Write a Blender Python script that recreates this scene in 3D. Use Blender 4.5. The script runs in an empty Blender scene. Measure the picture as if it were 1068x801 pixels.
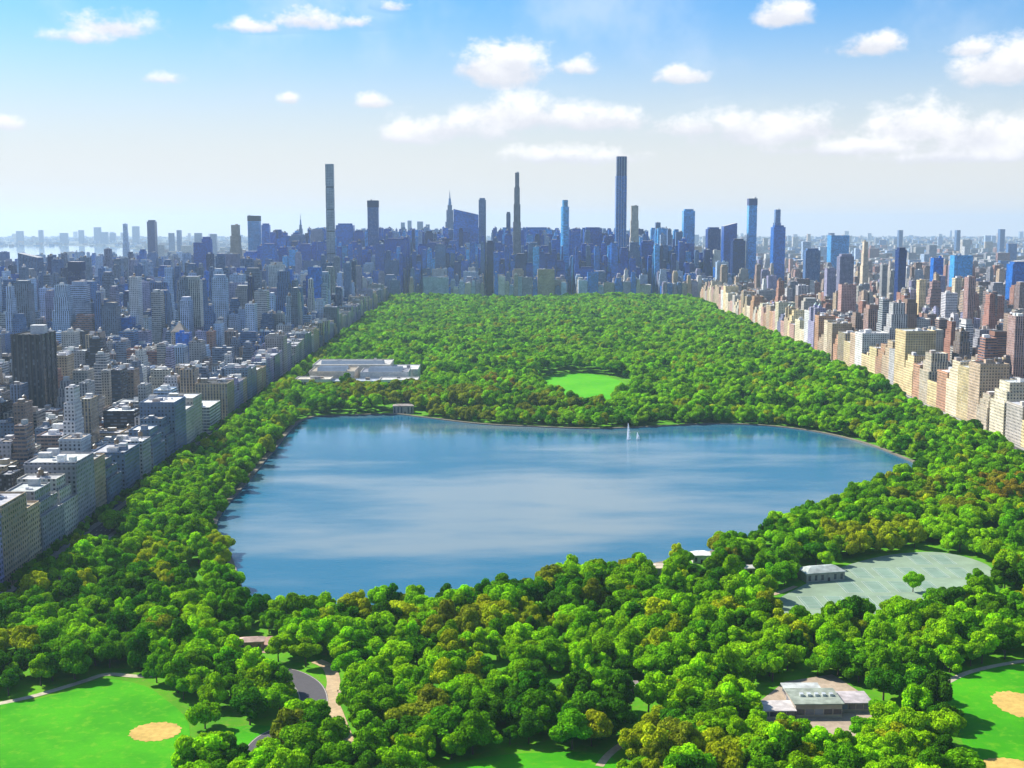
import bpy, math, random
import numpy as np
from mathutils import Vector, Matrix, Euler

random.seed(7)
rng = np.random.default_rng(7)
S = bpy.context.scene
C = S.collection
R = math.radians

# ------------------------------------------------------------------ camera
H = 220.0
F = 1306.0                      # focal length in pixels of a 1068 px wide frame
CX, CY, HORIZON, VPX = 534.0, 400.5, 236.0, 508.0
pitch = math.atan((CY - HORIZON) / F)
yaw = math.atan((CX - VPX) / F)
cam = bpy.data.cameras.new('camera')
cam.sensor_width = 36.0
cam.lens = F / 1068.0 * 36.0
cam.clip_start = 1.0
cam.clip_end = 200000.0
co = bpy.data.objects.new('camera', cam)
co.location = (0, 0, H)
co.rotation_euler = (math.pi / 2 - pitch, 0, -yaw)
C.objects.link(co)
S.camera = co
CM = Euler((math.pi / 2 - pitch, 0, -yaw)).to_matrix()
CMI = CM.inverted()

def ray(px, py):
    return CM @ Vector(((px - CX) / F, -(py - CY) / F, -1.0))

def G(px, py, z=0.0):
    d = ray(px, py)
    t = (z - H) / d.z
    return (d.x * t, d.y * t)

def at_depth(px, py, y):
    d = ray(px, py)
    t = y / d.y
    return d.x * t, H + d.z * t

def project(x, y, z):
    v = CMI @ Vector((x, y, z - H))
    return CX + F * v.x / -v.z, CY - F * v.y / -v.z

# ------------------------------------------------------------------ light
SUN_EL, SUN_AZ = R(43), math.atan2(-0.80, 0.42)      # azimuth from +Y towards +X
to_sun = Vector((math.sin(SUN_AZ) * math.cos(SUN_EL), math.cos(SUN_AZ) * math.cos(SUN_EL), math.sin(SUN_EL)))
sl = bpy.data.lights.new('sun', 'SUN')
sl.energy = 5.0
sl.angle = R(0.5)
sl.color = (1.0, 0.94, 0.84)
so = bpy.data.objects.new('sun', sl)
so.rotation_euler = (-to_sun).to_track_quat('-Z', 'Y').to_euler()
so.location = (-2000, 0, 3000)
C.objects.link(so)

S.view_settings.view_transform = 'Standard'
S.view_settings.look = 'None'
S.view_settings.exposure = 0.88
S.view_settings.gamma = 1.0
S.view_settings.use_curve_mapping = False

# ------------------------------------------------------------------ node helpers
class NT:
    def __init__(s, tree):
        s.t = tree
        tree.nodes.clear()
    def n(s, kind, **kw):
        o = s.t.nodes.new(kind)
        for k, v in kw.items():
            setattr(o, k, v)
        return o
    def l(s, a, b):
        s.t.links.new(a, b)
    def put(s, sock, v):
        if isinstance(v, bpy.types.NodeSocket):
            s.l(v, sock)
        else:
            sock.default_value = v
    def m(s, op, a, b=0.0, c=0.0, clamp=False):
        o = s.n('ShaderNodeMath', operation=op, use_clamp=clamp)
        s.put(o.inputs[0], a); s.put(o.inputs[1], b)
        if op in ('MULTIPLY_ADD', 'SMOOTH_MAX', 'SMOOTH_MIN'):
            s.put(o.inputs[2], c)
        return o.outputs[0]
    def ramp(s, v, a, b, lo=0.0, hi=1.0, smooth=True):
        o = s.n('ShaderNodeMapRange', interpolation_type='SMOOTHSTEP' if smooth else 'LINEAR')
        s.put(o.inputs[0], v); s.put(o.inputs[1], a); s.put(o.inputs[2], b)
        s.put(o.inputs[3], lo); s.put(o.inputs[4], hi)
        return o.outputs[0]
    def mix(s, f, a, b, blend='MIX'):
        o = s.n('ShaderNodeMix', data_type='RGBA', blend_type=blend)
        s.put(o.inputs[0], f)
        for i, v in ((6, a), (7, b)):
            if isinstance(v, (tuple, list)) and len(v) == 3:
                v = (*v, 1.0)
            s.put(o.inputs[i], v)
        return o.outputs[2]
    def noise(s, vec, scale, detail=4.0, rough=0.55):
        o = s.n('ShaderNodeTexNoise')
        if vec is not None:
            s.l(vec, o.inputs['Vector'])
        o.inputs['Scale'].default_value = scale
        o.inputs['Detail'].default_value = detail
        o.inputs['Roughness'].default_value = rough
        return o.outputs[0]
    def vmath(s, op, a, b):
        o = s.n('ShaderNodeVectorMath', operation=op)
        s.put(o.inputs[0], a); s.put(o.inputs[1], b)
        return o.outputs[0]

def material(name):
    m = bpy.data.materials.new(name)
    m.use_nodes = True
    return m, NT(m.node_tree)

def finish(t, shader, volume=None):
    o = t.n('ShaderNodeOutputMaterial')
    if shader is not None:
        t.l(shader, o.inputs[0])
    if volume is not None:
        t.l(volume, o.inputs[1])

def principled(t, col, rough=0.8, spec=0.3, **kw):
    p = t.n('ShaderNodeBsdfPrincipled')
    if isinstance(col, (tuple, list)):
        col = (*col[:3], 1.0)
    t.put(p.inputs['Base Color'], col)
    t.put(p.inputs['Roughness'], rough)
    t.put(p.inputs['Specular IOR Level'], spec)
    for k, v in kw.items():
        t.put(p.inputs[k.replace('_', ' ')], v)
    return p

# ------------------------------------------------------------------ sky (world)
W = bpy.data.worlds.new('World')
S.world = W
W.use_nodes = True
t = NT(W.node_tree)
sky = t.n('ShaderNodeTexSky', sky_type='NISHITA')
sky.sun_disc = False
sky.sun_elevation = SUN_EL
sky.sun_rotation = SUN_AZ
sky.altitude = 100
sky.air_density = 1.0
sky.dust_density = 0.9
sky.ozone_density = 2.0
tc = t.n('ShaderNodeTexCoord').outputs['Generated']
sep = t.n('ShaderNodeSeparateXYZ'); t.l(tc, sep.inputs[0])
X, Y, Z = sep.outputs
hor = t.m('SQRT', t.m('ADD', t.m('MULTIPLY', X, X), t.m('MULTIPLY', Y, Y)))
el = t.m('ARCTAN2', Z, hor)
az = t.m('ARCTAN2', X, Y)
mpc = t.n('ShaderNodeMapping'); t.l(tc, mpc.inputs[0]); mpc.inputs['Scale'].default_value = (1, 1, 1.5)
n1 = t.noise(mpc.outputs[0], 30, 8, 0.62)
n2 = t.noise(mpc.outputs[0], 80, 5, 0.6)
n3 = t.noise(tc, 9, 5, 0.55)
def ang(px, py):
    d = ray(px, py)
    return math.atan2(d.x, d.y), math.atan2(d.z, math.hypot(d.x, d.y))
# heaps of cumulus: (px, py, half width, half height, weight)
CL = [(523, 66, 52, 30, 1.0), (535, 60, 28, 26, 1.0), (497, 68, 26, 18, .9),
      (540, 116, 80, 24, .84), (465, 132, 80, 17, .74), (615, 122, 70, 16, .74), (425, 140, 40, 12, .75),
      (818, 12, 32, 18, .95), (905, 46, 34, 15, .85), (920, 40, 20, 12, .8), (1046, 64, 46, 26, .9), (1018, 48, 26, 12, .75), (1066, 60, 34, 24, .9),
      (713, 76, 25, 11, .75), (115, 24, 44, 15, .62), (82, 36, 30, 8, .5), (320, 18, 44, 14, .6), (268, 26, 30, 8, .5), (372, 22, 30, 8, .45),
      (388, 104, 17, 9, .78), (302, 102, 11, 7, .72), (6, 128, 22, 10, .8), (600, 68, 20, 9, .55), (412, 6, 18, 7, .55),
      (790, 132, 84, 26, .8), (842, 128, 42, 20, .75), (730, 130, 50, 16, .75), (960, 126, 56, 27, .82), (1030, 136, 80, 27, .8), (900, 152, 120, 11, .62),
      (590, 162, 80, 11, .65), (1010, 160, 100, 11, .65), (170, 80, 22, 7, .42),
      # overhead, seen only mirrored in the lake
      (560, -60, 130, 26, .8), (430, -35, 90, 18, .7), (660, -95, 100, 26, .7), (280, -110, 160, 34, .75), (60, -60, 110, 26, .7), (950, -90, 110, 24, .6)]
acc = None; shs = None; shw = None
for px, py, rx, ry, w in CL:
    a, e = ang(px, py)
    da = t.m('MULTIPLY', t.m('SUBTRACT', az, a), F / rx)
    de0 = t.m('SUBTRACT', el, e - ry * 0.35 / F)
    dn = t.m('MULTIPLY', t.m('MINIMUM', de0, 0.0), F / (ry * 0.55))
    up = t.m('MULTIPLY', t.m('MAXIMUM', de0, 0.0), F / (ry * 1.2))
    d2 = t.m('ADD', t.m('MULTIPLY', da, da), t.m('ADD', t.m('MULTIPLY', dn, dn), t.m('MULTIPLY', up, up)))
    v = t.m('MULTIPLY', t.m('SUBTRACT', 1.0, t.m('SQRT', d2)), w)
    acc = v if acc is None else t.m('MAXIMUM', acc, v)
    wg = t.m('MAXIMUM', t.m('ADD', v, .3), .0005)
    wg = t.m('MULTIPLY', wg, wg)
    sv = t.m('MULTIPLY', wg, t.m('MULTIPLY', t.m('SUBTRACT', el, e), F / ry))
    shs = sv if shs is None else t.m('ADD', shs, sv)
    shw = wg if shw is None else t.m('ADD', shw, wg)
rough_n = t.m('ADD', t.m('MULTIPLY', t.m('SUBTRACT', n1, .5), 1.9), t.m('MULTIPLY', t.m('SUBTRACT', n2, .5), .5))
dens = t.ramp(t.m('ADD', acc, rough_n), -.16, 0.52)
wisps = t.m('MULTIPLY', t.ramp(n3, .50, .80), t.ramp(el, R(2), R(14), .15, .45))
high = t.m('MULTIPLY', t.ramp(t.m('ADD', n3, t.m('MULTIPLY', t.m('SUBTRACT', n1, .5), .3)), .54, .66), t.ramp(el, R(14), R(24), 0, .8))
dens = t.m('MAXIMUM', dens, t.m('MAXIMUM', wisps, high))
skyc = t.mix(1.0, sky.outputs[0], (0.50, 0.97, 1.36), 'MULTIPLY')
lowm = t.ramp(el, R(2), R(10.5), 1, 0)
skyc = t.mix(t.m('MULTIPLY', lowm, .94), skyc, (6.9, 6.85, 6.65))
lit = t.m('ADD', t.m('DIVIDE', shs, shw), t.m('MULTIPLY', t.m('SUBTRACT', n1, .5), 2.2))
cloudc = t.mix(t.ramp(lit, -.75, .55), (6.5, 6.6, 7.2), (9.4, 9.2, 9.1))
fin = t.mix(t.m('MULTIPLY', dens, .94), skyc, cloudc)
bg = t.n('ShaderNodeBackground')
t.l(fin, bg.inputs[0])
bg.inputs[1].default_value = 0.068
wo = t.n('ShaderNodeOutputWorld')
t.l(bg.outputs[0], wo.inputs[0])

# ------------------------------------------------------------------ materials
MATS = []
MI = {}
def reg(key, m):
    MI[key] = len(MATS); MATS.append(m)

def attr_col(t):
    return t.n('ShaderNodeVertexColor', layer_name='Col').outputs[0]

def obj_vec(t):
    return t.n('ShaderNodeNewGeometry').outputs['Position']

def facade(name, wx0, wx1, wz0, wz1, glassdark, glasslight, groughness=.18):
    m, t = material(name)
    uv = t.n('ShaderNodeTexCoord').outputs['UV']
    sp = t.n('ShaderNodeSeparateXYZ'); t.l(uv, sp.inputs[0])
    fu = t.m('FRACT', sp.outputs[0]); fv = t.m('FRACT', sp.outputs[1])
    w = t.m('MULTIPLY', t.m('MULTIPLY', t.m('GREATER_THAN', fu, wx0), t.m('LESS_THAN', fu, wx1)),
            t.m('MULTIPLY', t.m('GREATER_THAN', fv, wz0), t.m('LESS_THAN', fv, wz1)))
    cell = t.n('ShaderNodeCombineXYZ')
    t.l(t.m('FLOOR', sp.outputs[0]), cell.inputs[0]); t.l(t.m('FLOOR', sp.outputs[1]), cell.inputs[1])
    wn = t.n('ShaderNodeTexWhiteNoise', noise_dimensions='2D'); t.l(cell.outputs[0], wn.inputs['Vector'])
    rnd = t.m('POWER', wn.outputs[0], 3.0)
    pos = obj_vec(t)
    st = t.ramp(t.noise(pos, .07, 5), .3, .7, .78, 1.14)
    st2 = t.ramp(t.noise(pos, .8, 3), .3, .7, .9, 1.08)
    wall = t.vmath('MULTIPLY', attr_col(t), t.n('ShaderNodeCombineXYZ').outputs[0])
    cmb = wall.node.inputs[1].links[0].from_node
    for i in range(3):
        t.l(t.m('MULTIPLY', st, st2), cmb.inputs[i])
    glass = t.mix(rnd, glassdark, glasslight)
    col = t.mix(w, wall, glass)
    p = principled(t, col, t.ramp(w, 0, 1, .85, groughness, False), t.ramp(w, 0, 1, .2, .5, False))
    finish(t, p.outputs[0])
    return m

reg('masonry', facade('masonry_facade', .28, .72, .28, .80, (.015, .02, .03), (.22, .24, .26)))
reg('ribbon', facade('ribbon_window_facade', .06, .96, .35, .85, (.02, .035, .06), (.16, .2, .26)))
reg('piers', facade('pier_facade', .40, .92, .10, .96, (.02, .03, .05), (.15, .18, .22)))

def glassfac():
    m, t = material('glass_curtain_wall')
    uv = t.n('ShaderNodeTexCoord').outputs['UV']
    sp = t.n('ShaderNodeSeparateXYZ'); t.l(uv, sp.inputs[0])
    fu = t.m('FRACT', sp.outputs[0]); fv = t.m('FRACT', sp.outputs[1])
    frame = t.m('MAXIMUM', t.m('LESS_THAN', fu, .1), t.m('LESS_THAN', fv, .22))
    cell = t.n('ShaderNodeCombineXYZ')
    t.l(t.m('FLOOR', sp.outputs[0]), cell.inputs[0]); t.l(t.m('FLOOR', sp.outputs[1]), cell.inputs[1])
    wn = t.n('ShaderNodeTexWhiteNoise', noise_dimensions='2D'); t.l(cell.outputs[0], wn.inputs['Vector'])
    big = t.ramp(t.noise(obj_vec(t), .02, 2), .3, .7, .88, 1.1)
    k = t.m('MULTIPLY', t.ramp(wn.outputs[0], 0, 1, .7, 1.3), big)
    cmb = t.n('ShaderNodeCombineXYZ')
    for i in range(3):
        t.l(k, cmb.inputs[i])
    c = t.vmath('MULTIPLY', attr_col(t), cmb.outputs[0])
    c = t.mix(t.m('MULTIPLY', frame, .6), c, t.mix(.25, c, (.12, .2, .34)))
    p = principled(t, c, t.ramp(frame, 0, 1, .2, .5, False), .35)
    finish(t, p.outputs[0])
    return m
reg('glass', glassfac())

def plain(name, rough=.85, spec=.25, sc=.5, lo=.8, hi=1.15, metallic=0.0):
    m, t = material(name)
    pos = obj_vec(t)
    k = t.m('MULTIPLY', t.ramp(t.noise(pos, sc, 5, .6), .3, .7, lo, hi), t.ramp(t.noise(pos, sc * .12, 3), .3, .7, .88, 1.1))
    cmb = t.n('ShaderNodeCombineXYZ')
    for i in range(3):
        t.l(k, cmb.inputs[i])
    c = t.vmath('MULTIPLY', attr_col(t), cmb.outputs[0])
    p = principled(t, c, rough, spec, Metallic=metallic)
    finish(t, p.outputs[0])
    return m
reg('roof', plain('roof_membrane', .9, .2, .25, .7, 1.2))
reg('stone', plain('dressed_stone', .85, .25, .6))
reg('metal', plain('painted_metal', .45, .5, .4, .9, 1.08, .3))
reg('pane', plain('window_glass', .12, .5, .3, .9, 1.1))
reg('paint', plain('road_paint', .7, .3, 1.2, .8, 1.1))

def asphalt():
    m, t = material('asphalt')
    pos = obj_vec(t)
    c = t.mix(t.ramp(t.noise(pos, .12, 6), .3, .7), attr_col(t), t.mix(.5, attr_col(t), (.09, .085, .09)))
    c = t.mix(t.ramp(t.noise(pos, 1.5, 4), .4, .7, 0, .4), c, (.045, .045, .05))
    finish(t, principled(t, c, .9, .2).outputs[0])
    return m
reg('asphalt', asphalt())

def grass(name, c1, c2, c3, sc=.02):
    m, t = material(name)
    pos = obj_vec(t)
    a = t.noise(pos, sc, 5, .6); b = t.noise(pos, sc * 9, 5, .65); d = t.noise(pos, sc * 40, 3)
    c = t.mix(t.ramp(a, .35, .65), c1, c2)
    c = t.mix(t.ramp(b, .48, .72, 0, .75), c, c3)
    c = t.mix(t.ramp(d, .3, .75, 0, .3), c, c1)
    worn = t.noise(pos, sc * 3.3, 6, .7)
    c = t.mix(t.ramp(worn, .60, .78, 0, .55), c, (.24, .26, .05))
    finish(t, principled(t, c, .95, .1).outputs[0])
    return m
reg('meadow', grass('mown_grass', (.030, .23, .003), (.055, .32, .004), (.12, .32, .010), .022))
reg('parkgrass', grass('park_grass', (.055, .21, .006), (.10, .31, .007), (.17, .21, .03), .03))
reg('farlawn', grass('bright_lawn', (.055, .31, .004), (.085, .37, .005), (.15, .35, .012), .016))
reg('dirt', plain('infield_clay', .95, .1, .4, .85, 1.12))
reg('court', plain('court_surface', .9, .2, .08, .88, 1.1))

def groundmat():
    m, t = material('city_ground')
    pos = obj_vec(t)
    c = t.mix(t.ramp(t.noise(pos, .004, 6, .65), .42, .62), (.11, .11, .115), (.05, .085, .035))
    c = t.mix(t.ramp(t.noise(pos, .02, 5), .45, .7, 0, .6), c, (.2, .19, .18))
    finish(t, principled(t, c, .95, .1).outputs[0])
    return m
reg('ground', groundmat())

def water(name, deep, pale, scale=1.0):
    m, t = material(name)
    pos = obj_vec(t)
    mp = t.n('ShaderNodeMapping'); t.l(pos, mp.inputs[0]); mp.inputs['Scale'].default_value = (.0042, .0115, 1)
    patch = t.noise(mp.outputs[0], 1.0, 5, .55)
    mp2 = t.n('ShaderNodeMapping'); t.l(pos, mp2.inputs[0]); mp2.inputs['Scale'].default_value = (.18, .5, 1)
    w1 = t.noise(mp2.outputs[0], 1.0, 5, .6)
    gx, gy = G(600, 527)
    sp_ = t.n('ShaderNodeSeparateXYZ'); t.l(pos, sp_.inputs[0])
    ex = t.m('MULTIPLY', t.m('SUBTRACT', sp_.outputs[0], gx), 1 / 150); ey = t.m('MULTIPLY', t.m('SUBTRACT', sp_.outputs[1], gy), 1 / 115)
    cloud_refl = t.ramp(t.m('ADD', t.m('MULTIPLY', ex, ex), t.m('MULTIPLY', ey, ey)), 0, 1.7, .12, -.03)     # pale cloud reflection painted into the water colour
    patch = t.m('ADD', patch, cloud_refl)
    bp = t.n('ShaderNodeBump')
    bp.inputs['Distance'].default_value = 1.0
    shelter = t.ramp(sp_.outputs[1], 1130, 1330, 1.0, .28)          # wind-sheltered water under the far bank
    t.l(t.m('MULTIPLY', shelter, t.ramp(patch, .36, .70, .30 * scale, .09 * scale)), bp.inputs['Strength'])
    t.l(w1, bp.inputs['Height'])
    col = t.mix(t.ramp(patch, .38, .72), deep, pale)  # the pale tone stands in for cloud mirrored on the water
    p = principled(t, col, t.m('MULTIPLY', shelter, t.ramp(patch, .36, .7, .22, .12)), .5)
    p.inputs['IOR'].default_value = 1.33
    t.l(bp.outputs[0], p.inputs['Normal'])
    finish(t, p.outputs[0])
    return m
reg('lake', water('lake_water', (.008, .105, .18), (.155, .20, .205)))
reg('river', water('river_water', (.08, .16, .22), (.10, .18, .24)))

def foliage(name, rgb):
    m, t = material(name)
    oi = t.n('ShaderNodeObjectInfo')
    k = t.n('ShaderNodeVertexColor', layer_name='Col').outputs[0]
    c = t.mix(1.0, rgb, k, 'MULTIPLY')
    hsv = t.n('ShaderNodeHueSaturation')
    t.l(t.ramp(oi.outputs['Random'], 0, 1, .492, .512, False), hsv.inputs['Hue'])
    t.l(t.ramp(t.m('FRACT', t.m('MULTIPLY', oi.outputs['Random'], 7.3)), 0, 1, .75, 1.25, False), hsv.inputs['Value'])
    t.l(c, hsv.inputs['Color'])
    c = hsv.outputs[0]
    d = t.n('ShaderNodeBsdfDiffuse'); t.l(c, d.inputs[0])
    tr = t.n('ShaderNodeBsdfTranslucent')
    t.l(t.mix(1.0, c, (1.15, 1.2, .5), 'MULTIPLY'), tr.inputs[0])
    mx = t.n('ShaderNodeMixShader'); mx.inputs[0].default_value = .32
    t.l(d.outputs[0], mx.inputs[1]); t.l(tr.outputs[0], mx.inputs[2])
    finish(t, mx.outputs[0])
    return m
KINDS = {'dark green': (.050, .17, .005), 'mid green': (.130, .335, .004), 'bright green': (.245, .48, .004), 'yellow-green': (.37, .44, .008),
         'olive': (.235, .28, .014), 'rust-tinged': (.33, .27, .018)}
for kd, rgb in KINDS.items():
    reg('leaf ' + kd, foliage(kd.replace(' ', '_').replace('-', '_') + '_leaves', rgb))
MI['leaf'] = MI['leaf mid green']
reg('bark', plain('bark', .95, .1, 1.5))
def sprm():
    m, t = material('water_spray')
    d = t.n('ShaderNodeBsdfDiffuse'); d.inputs[0].default_value = (.9, .92, .95, 1)
    tr = t.n('ShaderNodeBsdfTranslucent'); tr.inputs[0].default_value = (.9, .93, .97, 1)
    mx = t.n('ShaderNodeMixShader'); mx.inputs[0].default_value = .5
    t.l(d.outputs[0], mx.inputs[1]); t.l(tr.outputs[0], mx.inputs[2])
    finish(t, mx.outputs[0])
    return m
reg('spray', sprm())

# ------------------------------------------------------------------ mesh builder
class MB:
    def __init__(s):
        s.v = []; s.f = []; s.uv = []; s.c = []; s.m = []
    def face(s, pts, col, mat, uv=None):
        i = len(s.v)
        s.v.extend(pts); n = len(pts)
        s.f.append(tuple(range(i, i + n)))
        s.uv.append(uv if uv is not None else [(0.02, 0.02)] * n)
        s.c.append(col); s.m.append(MI[mat])
    def wallring(s, pts, z0, z1, col, mat, pu=3.4, pv=3.3, top=None, uo=None):
        """vertical walls round a counter-clockwise outline; top = second outline for tapering"""
        n = len(pts); top = top or pts
        for i in range(n):
            a, b = pts[i], pts[(i + 1) % n]; a2, b2 = top[i], top[(i + 1) % n]
            L = math.hypot(b[0] - a[0], b[1] - a[1])
            k = max(1, round(L / pu)); u0 = random.randint(0, 500)
            nv0, nv1 = z0 / pv, z1 / pv
            s.face([(a[0], a[1], z0), (b[0], b[1], z0), (b2[0], b2[1], z1), (a2[0], a2[1], z1)], col, mat,
                   [(u0, nv0), (u0 + k, nv0), (u0 + k, nv1), (u0, nv1)])
    def cap(s, pts, z, col, mat='roof'):
        s.face([(p[0], p[1], z) for p in pts], col, mat)
    def box(s, x0, x1, y0, y1, z0, z1, col, mat='stone', pu=3.4, pv=3.3, topcol=None, topmat=None):
        p = [(x0, y0), (x1, y0), (x1, y1), (x0, y1)]
        s.wallring(p, z0, z1, col, mat, pu, pv)
        s.cap(p, z1, topcol or col, topmat or ('stone' if mat in ('masonry', 'ribbon', 'piers', 'glass') else mat))
    def cyl(s, x, y, r, z0, z1, col, mat='stone', n=8, r2=None, cap=True):
        r2 = r if r2 is None else r2
        a = [(x + r * math.cos(2 * math.pi * i / n), y + r * math.sin(2 * math.pi * i / n)) for i in range(n)]
        b = [(x + r2 * math.cos(2 * math.pi * i / n), y + r2 * math.sin(2 * math.pi * i / n)) for i in range(n)]
        s.wallring(a, z0, z1, col, mat, top=b)
        if cap and r2 > .01:
            s.cap(b, z1, col, mat)
    def build(s, name, parent=None, loc=(0, 0, 0)):
        me = mesh_of(name, s)
        o = bpy.data.objects.new(name, me)
        o.location = loc
        C.objects.link(o)
        if parent is not None:
            o.parent = parent
        return o

def mesh_of(name, s, smooth=False):
    me = bpy.data.meshes.new(name)
    me.from_pydata(s.v, [], s.f)
    used = sorted(set(s.m)); idx = {k: i for i, k in enumerate(used)}
    for k in used:
        me.materials.append(MATS[k])
    me.polygons.foreach_set('material_index', [idx[k] for k in s.m])
    uvl = me.uv_layers.new(name='UVMap')
    uvl.data.foreach_set('uv', [x for f in s.uv for p in f for x in p])
    ca = me.color_attributes.new('Col', 'FLOAT_COLOR', 'CORNER')
    cc = []
    for f, c in zip(s.f, s.c):
        cc.extend((*c[:3], 1.0) * len(f))
    ca.data.foreach_set('color', cc)
    me.update()
    return me

def tag(o, label, cat, group=None, kind=None):
    o['label'] = label
    o['category'] = cat
    if group: o['group'] = group
    if kind: o['kind'] = kind
    return o

def empty(name, loc, label, cat, group=None):
    o = bpy.data.objects.new(name, None)
    o.empty_display_size = 2
    o.location = loc
    C.objects.link(o)
    return tag(o, label, cat, group)

def smooth_closed(pts, n=8):
    out = []
    m = len(pts)
    for i in range(m):
        p0, p1, p2, p3 = (Vector(pts[(i + k - 1) % m]) for k in range(4))
        for j in range(n):
            u = j / n
            out.append(tuple(.5 * ((2 * p1) + (p2 - p0) * u + (2 * p0 - 5 * p1 + 4 * p2 - p3) * u * u + (3 * p1 - p0 - 3 * p2 + p3) * u ** 3)))
    return out

def ccw(p):
    a = sum(p[i][0] * p[(i + 1) % len(p)][1] - p[(i + 1) % len(p)][0] * p[i][1] for i in range(len(p)))
    return p if a > 0 else p[::-1]

def inside(poly, xs, ys):
    r = np.zeros(len(xs), bool)
    j = len(poly) - 1
    for i in range(len(poly)):
        xi, yi = poly[i]; xj, yj = poly[j]
        if yi != yj:
            c = ((yi > ys) != (yj > ys)) & (xs < (xj - xi) * (ys - yi) / (yj - yi) + xi)
            r ^= c
        j = i
    return r

def offset(poly, d):
    n = len(poly); out = []
    for i in range(n):
        a, b = Vector(poly[i - 1]), Vector(poly[(i + 1) % n])
        tt = (b - a).normalized()
        out.append((poly[i][0] + tt.y * d, poly[i][1] - tt.x * d))
    return out

def sheet(name, poly, z, mat, label, cat, col=(1, 1, 1), kind='structure'):
    b = MB(); b.cap(ccw(poly), z, col, mat)
    return tag(b.build(name), label, cat, kind=kind)

def strip(b, pts, w, z, col, mat):
    L = []; Rr = []
    for i in range(len(pts)):
        a = Vector(pts[max(0, i - 1)]); c = Vector(pts[min(len(pts) - 1, i + 1)])
        d = (c - a).normalized(); n = Vector((-d.y, d.x)) * (w / 2)
        L.append((pts[i][0] + n.x, pts[i][1] + n.y)); Rr.append((pts[i][0] - n.x, pts[i][1] - n.y))
    for i in range(len(pts) - 1):
        b.face([(*Rr[i], z), (*Rr[i + 1], z), (*L[i + 1], z), (*L[i], z)], col, mat)
    return ccw(L + Rr[::-1])

def smooth_open(pts, n=6):
    pts = [pts[0]] + list(pts) + [pts[-1]]
    out = []
    for i in range(1, len(pts) - 2):
        p0, p1, p2, p3 = (Vector(pts[i + k - 1]) for k in range(4))
        for j in range(n):
            u = j / n
            out.append(tuple(.5 * ((2 * p1) + (p2 - p0) * u + (2 * p0 - 5 * p1 + 4 * p2 - p3) * u * u + (3 * p1 - p0 - 3 * p2 + p3) * u ** 3)))
    out.append(tuple(pts[-1]))
    return out

# ------------------------------------------------------------------ ground, park, lake
PX0, PX1, PY0, PY1 = -268.0, 508.0, 330.0, 3720.0
def slant(y):
    return max(0.0, min(1.0, (y - 1200) / 2520)) * 100 if y < 3720 else 100.0
LBX, RBX = -293.0, 535.0                                    # building lines of the two park avenues
b = MB(); b.cap([(-16000, -800), (16000, -800), (16000, 27000), (-16000, 27000)], 0, (1, 1, 1), 'ground')
tag(b.build('ground'), 'grey city ground reaching to the hazy horizon', 'ground', kind='structure')
b = MB(); b.cap([(PX0, PY0), (PX1, PY0), (PX1, 1200), (PX1 + 100, PY1), (PX0, PY1)], .2, (1, 1, 1), 'parkgrass')
tag(b.build('park_ground'), 'green grass ground of the long park', 'ground', kind='structure')

lake_px = [(318, 438), (365, 434), (412, 433), (440, 436), (500, 443), (560, 446), (620, 448), (680, 446), (740, 443), (800, 445), (855, 452),
           (900, 463), (932, 475), (956, 488), (928, 506), (880, 526), (815, 550), (765, 570), (715, 582), (640, 598), (560, 614), (450, 632),
           (360, 644), (285, 644), (256, 632), (250, 606), (240, 578), (226, 552), (236, 530), (262, 500), (290, 466)]
LAKE = ccw(smooth_closed([G(*p) for p in lake_px], 5))
sheet('lake_water', LAKE, .45, 'lake', 'broad blue reservoir lake with pale painted cloud reflections', 'lake')
b = MB()
o0, o1, o2 = LAKE, offset(LAKE, 1.2), offset(LAKE, 4.4)
n = len(LAKE)
for i in range(n):
    j = (i + 1) % n
    b.face([(*o0[j], .2), (*o0[i], .2), (*o0[i], 1.5), (*o0[j], 1.5)], (.12, .115, .10), 'stone')
    b.face([(*o0[j], 1.5), (*o0[i], 1.5), (*o1[i], 1.5), (*o1[j], 1.5)], (.17, .16, .13), 'stone')
    b.face([(*o1[j], 1.5), (*o1[i], 1.5), (*o2[i], 1.4), (*o2[j], 1.4)], (.20, .18, .13), 'dirt')
    b.face([(*o2[j], 1.4), (*o2[i], 1.4), (*offset([o2[i - 1], o2[i], o2[j]], 3.0)[1], .15), (*offset([o2[i], o2[j], o2[(j + 1) % n]], 3.0)[1], .15)], (.05, .09, .02), 'stone')
tag(b.build('lake_embankment'), 'stone edged running path circling the lake', 'path', kind='structure')

river = [G(-90, 287), G(40, 284), G(100, 279), G(135, 274), G(160, 262), G(110, 257), G(40, 256.5), G(-90, 259)]
sheet('river', river, .5, 'river', 'pale river bend glinting at far left beyond the towers', 'river')
def circ(c, rx, ry, n=40):
    return [(c[0] + rx * math.cos(2 * math.pi * i / n), c[1] + ry * math.sin(2 * math.pi * i / n)) for i in range(n)]

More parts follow.
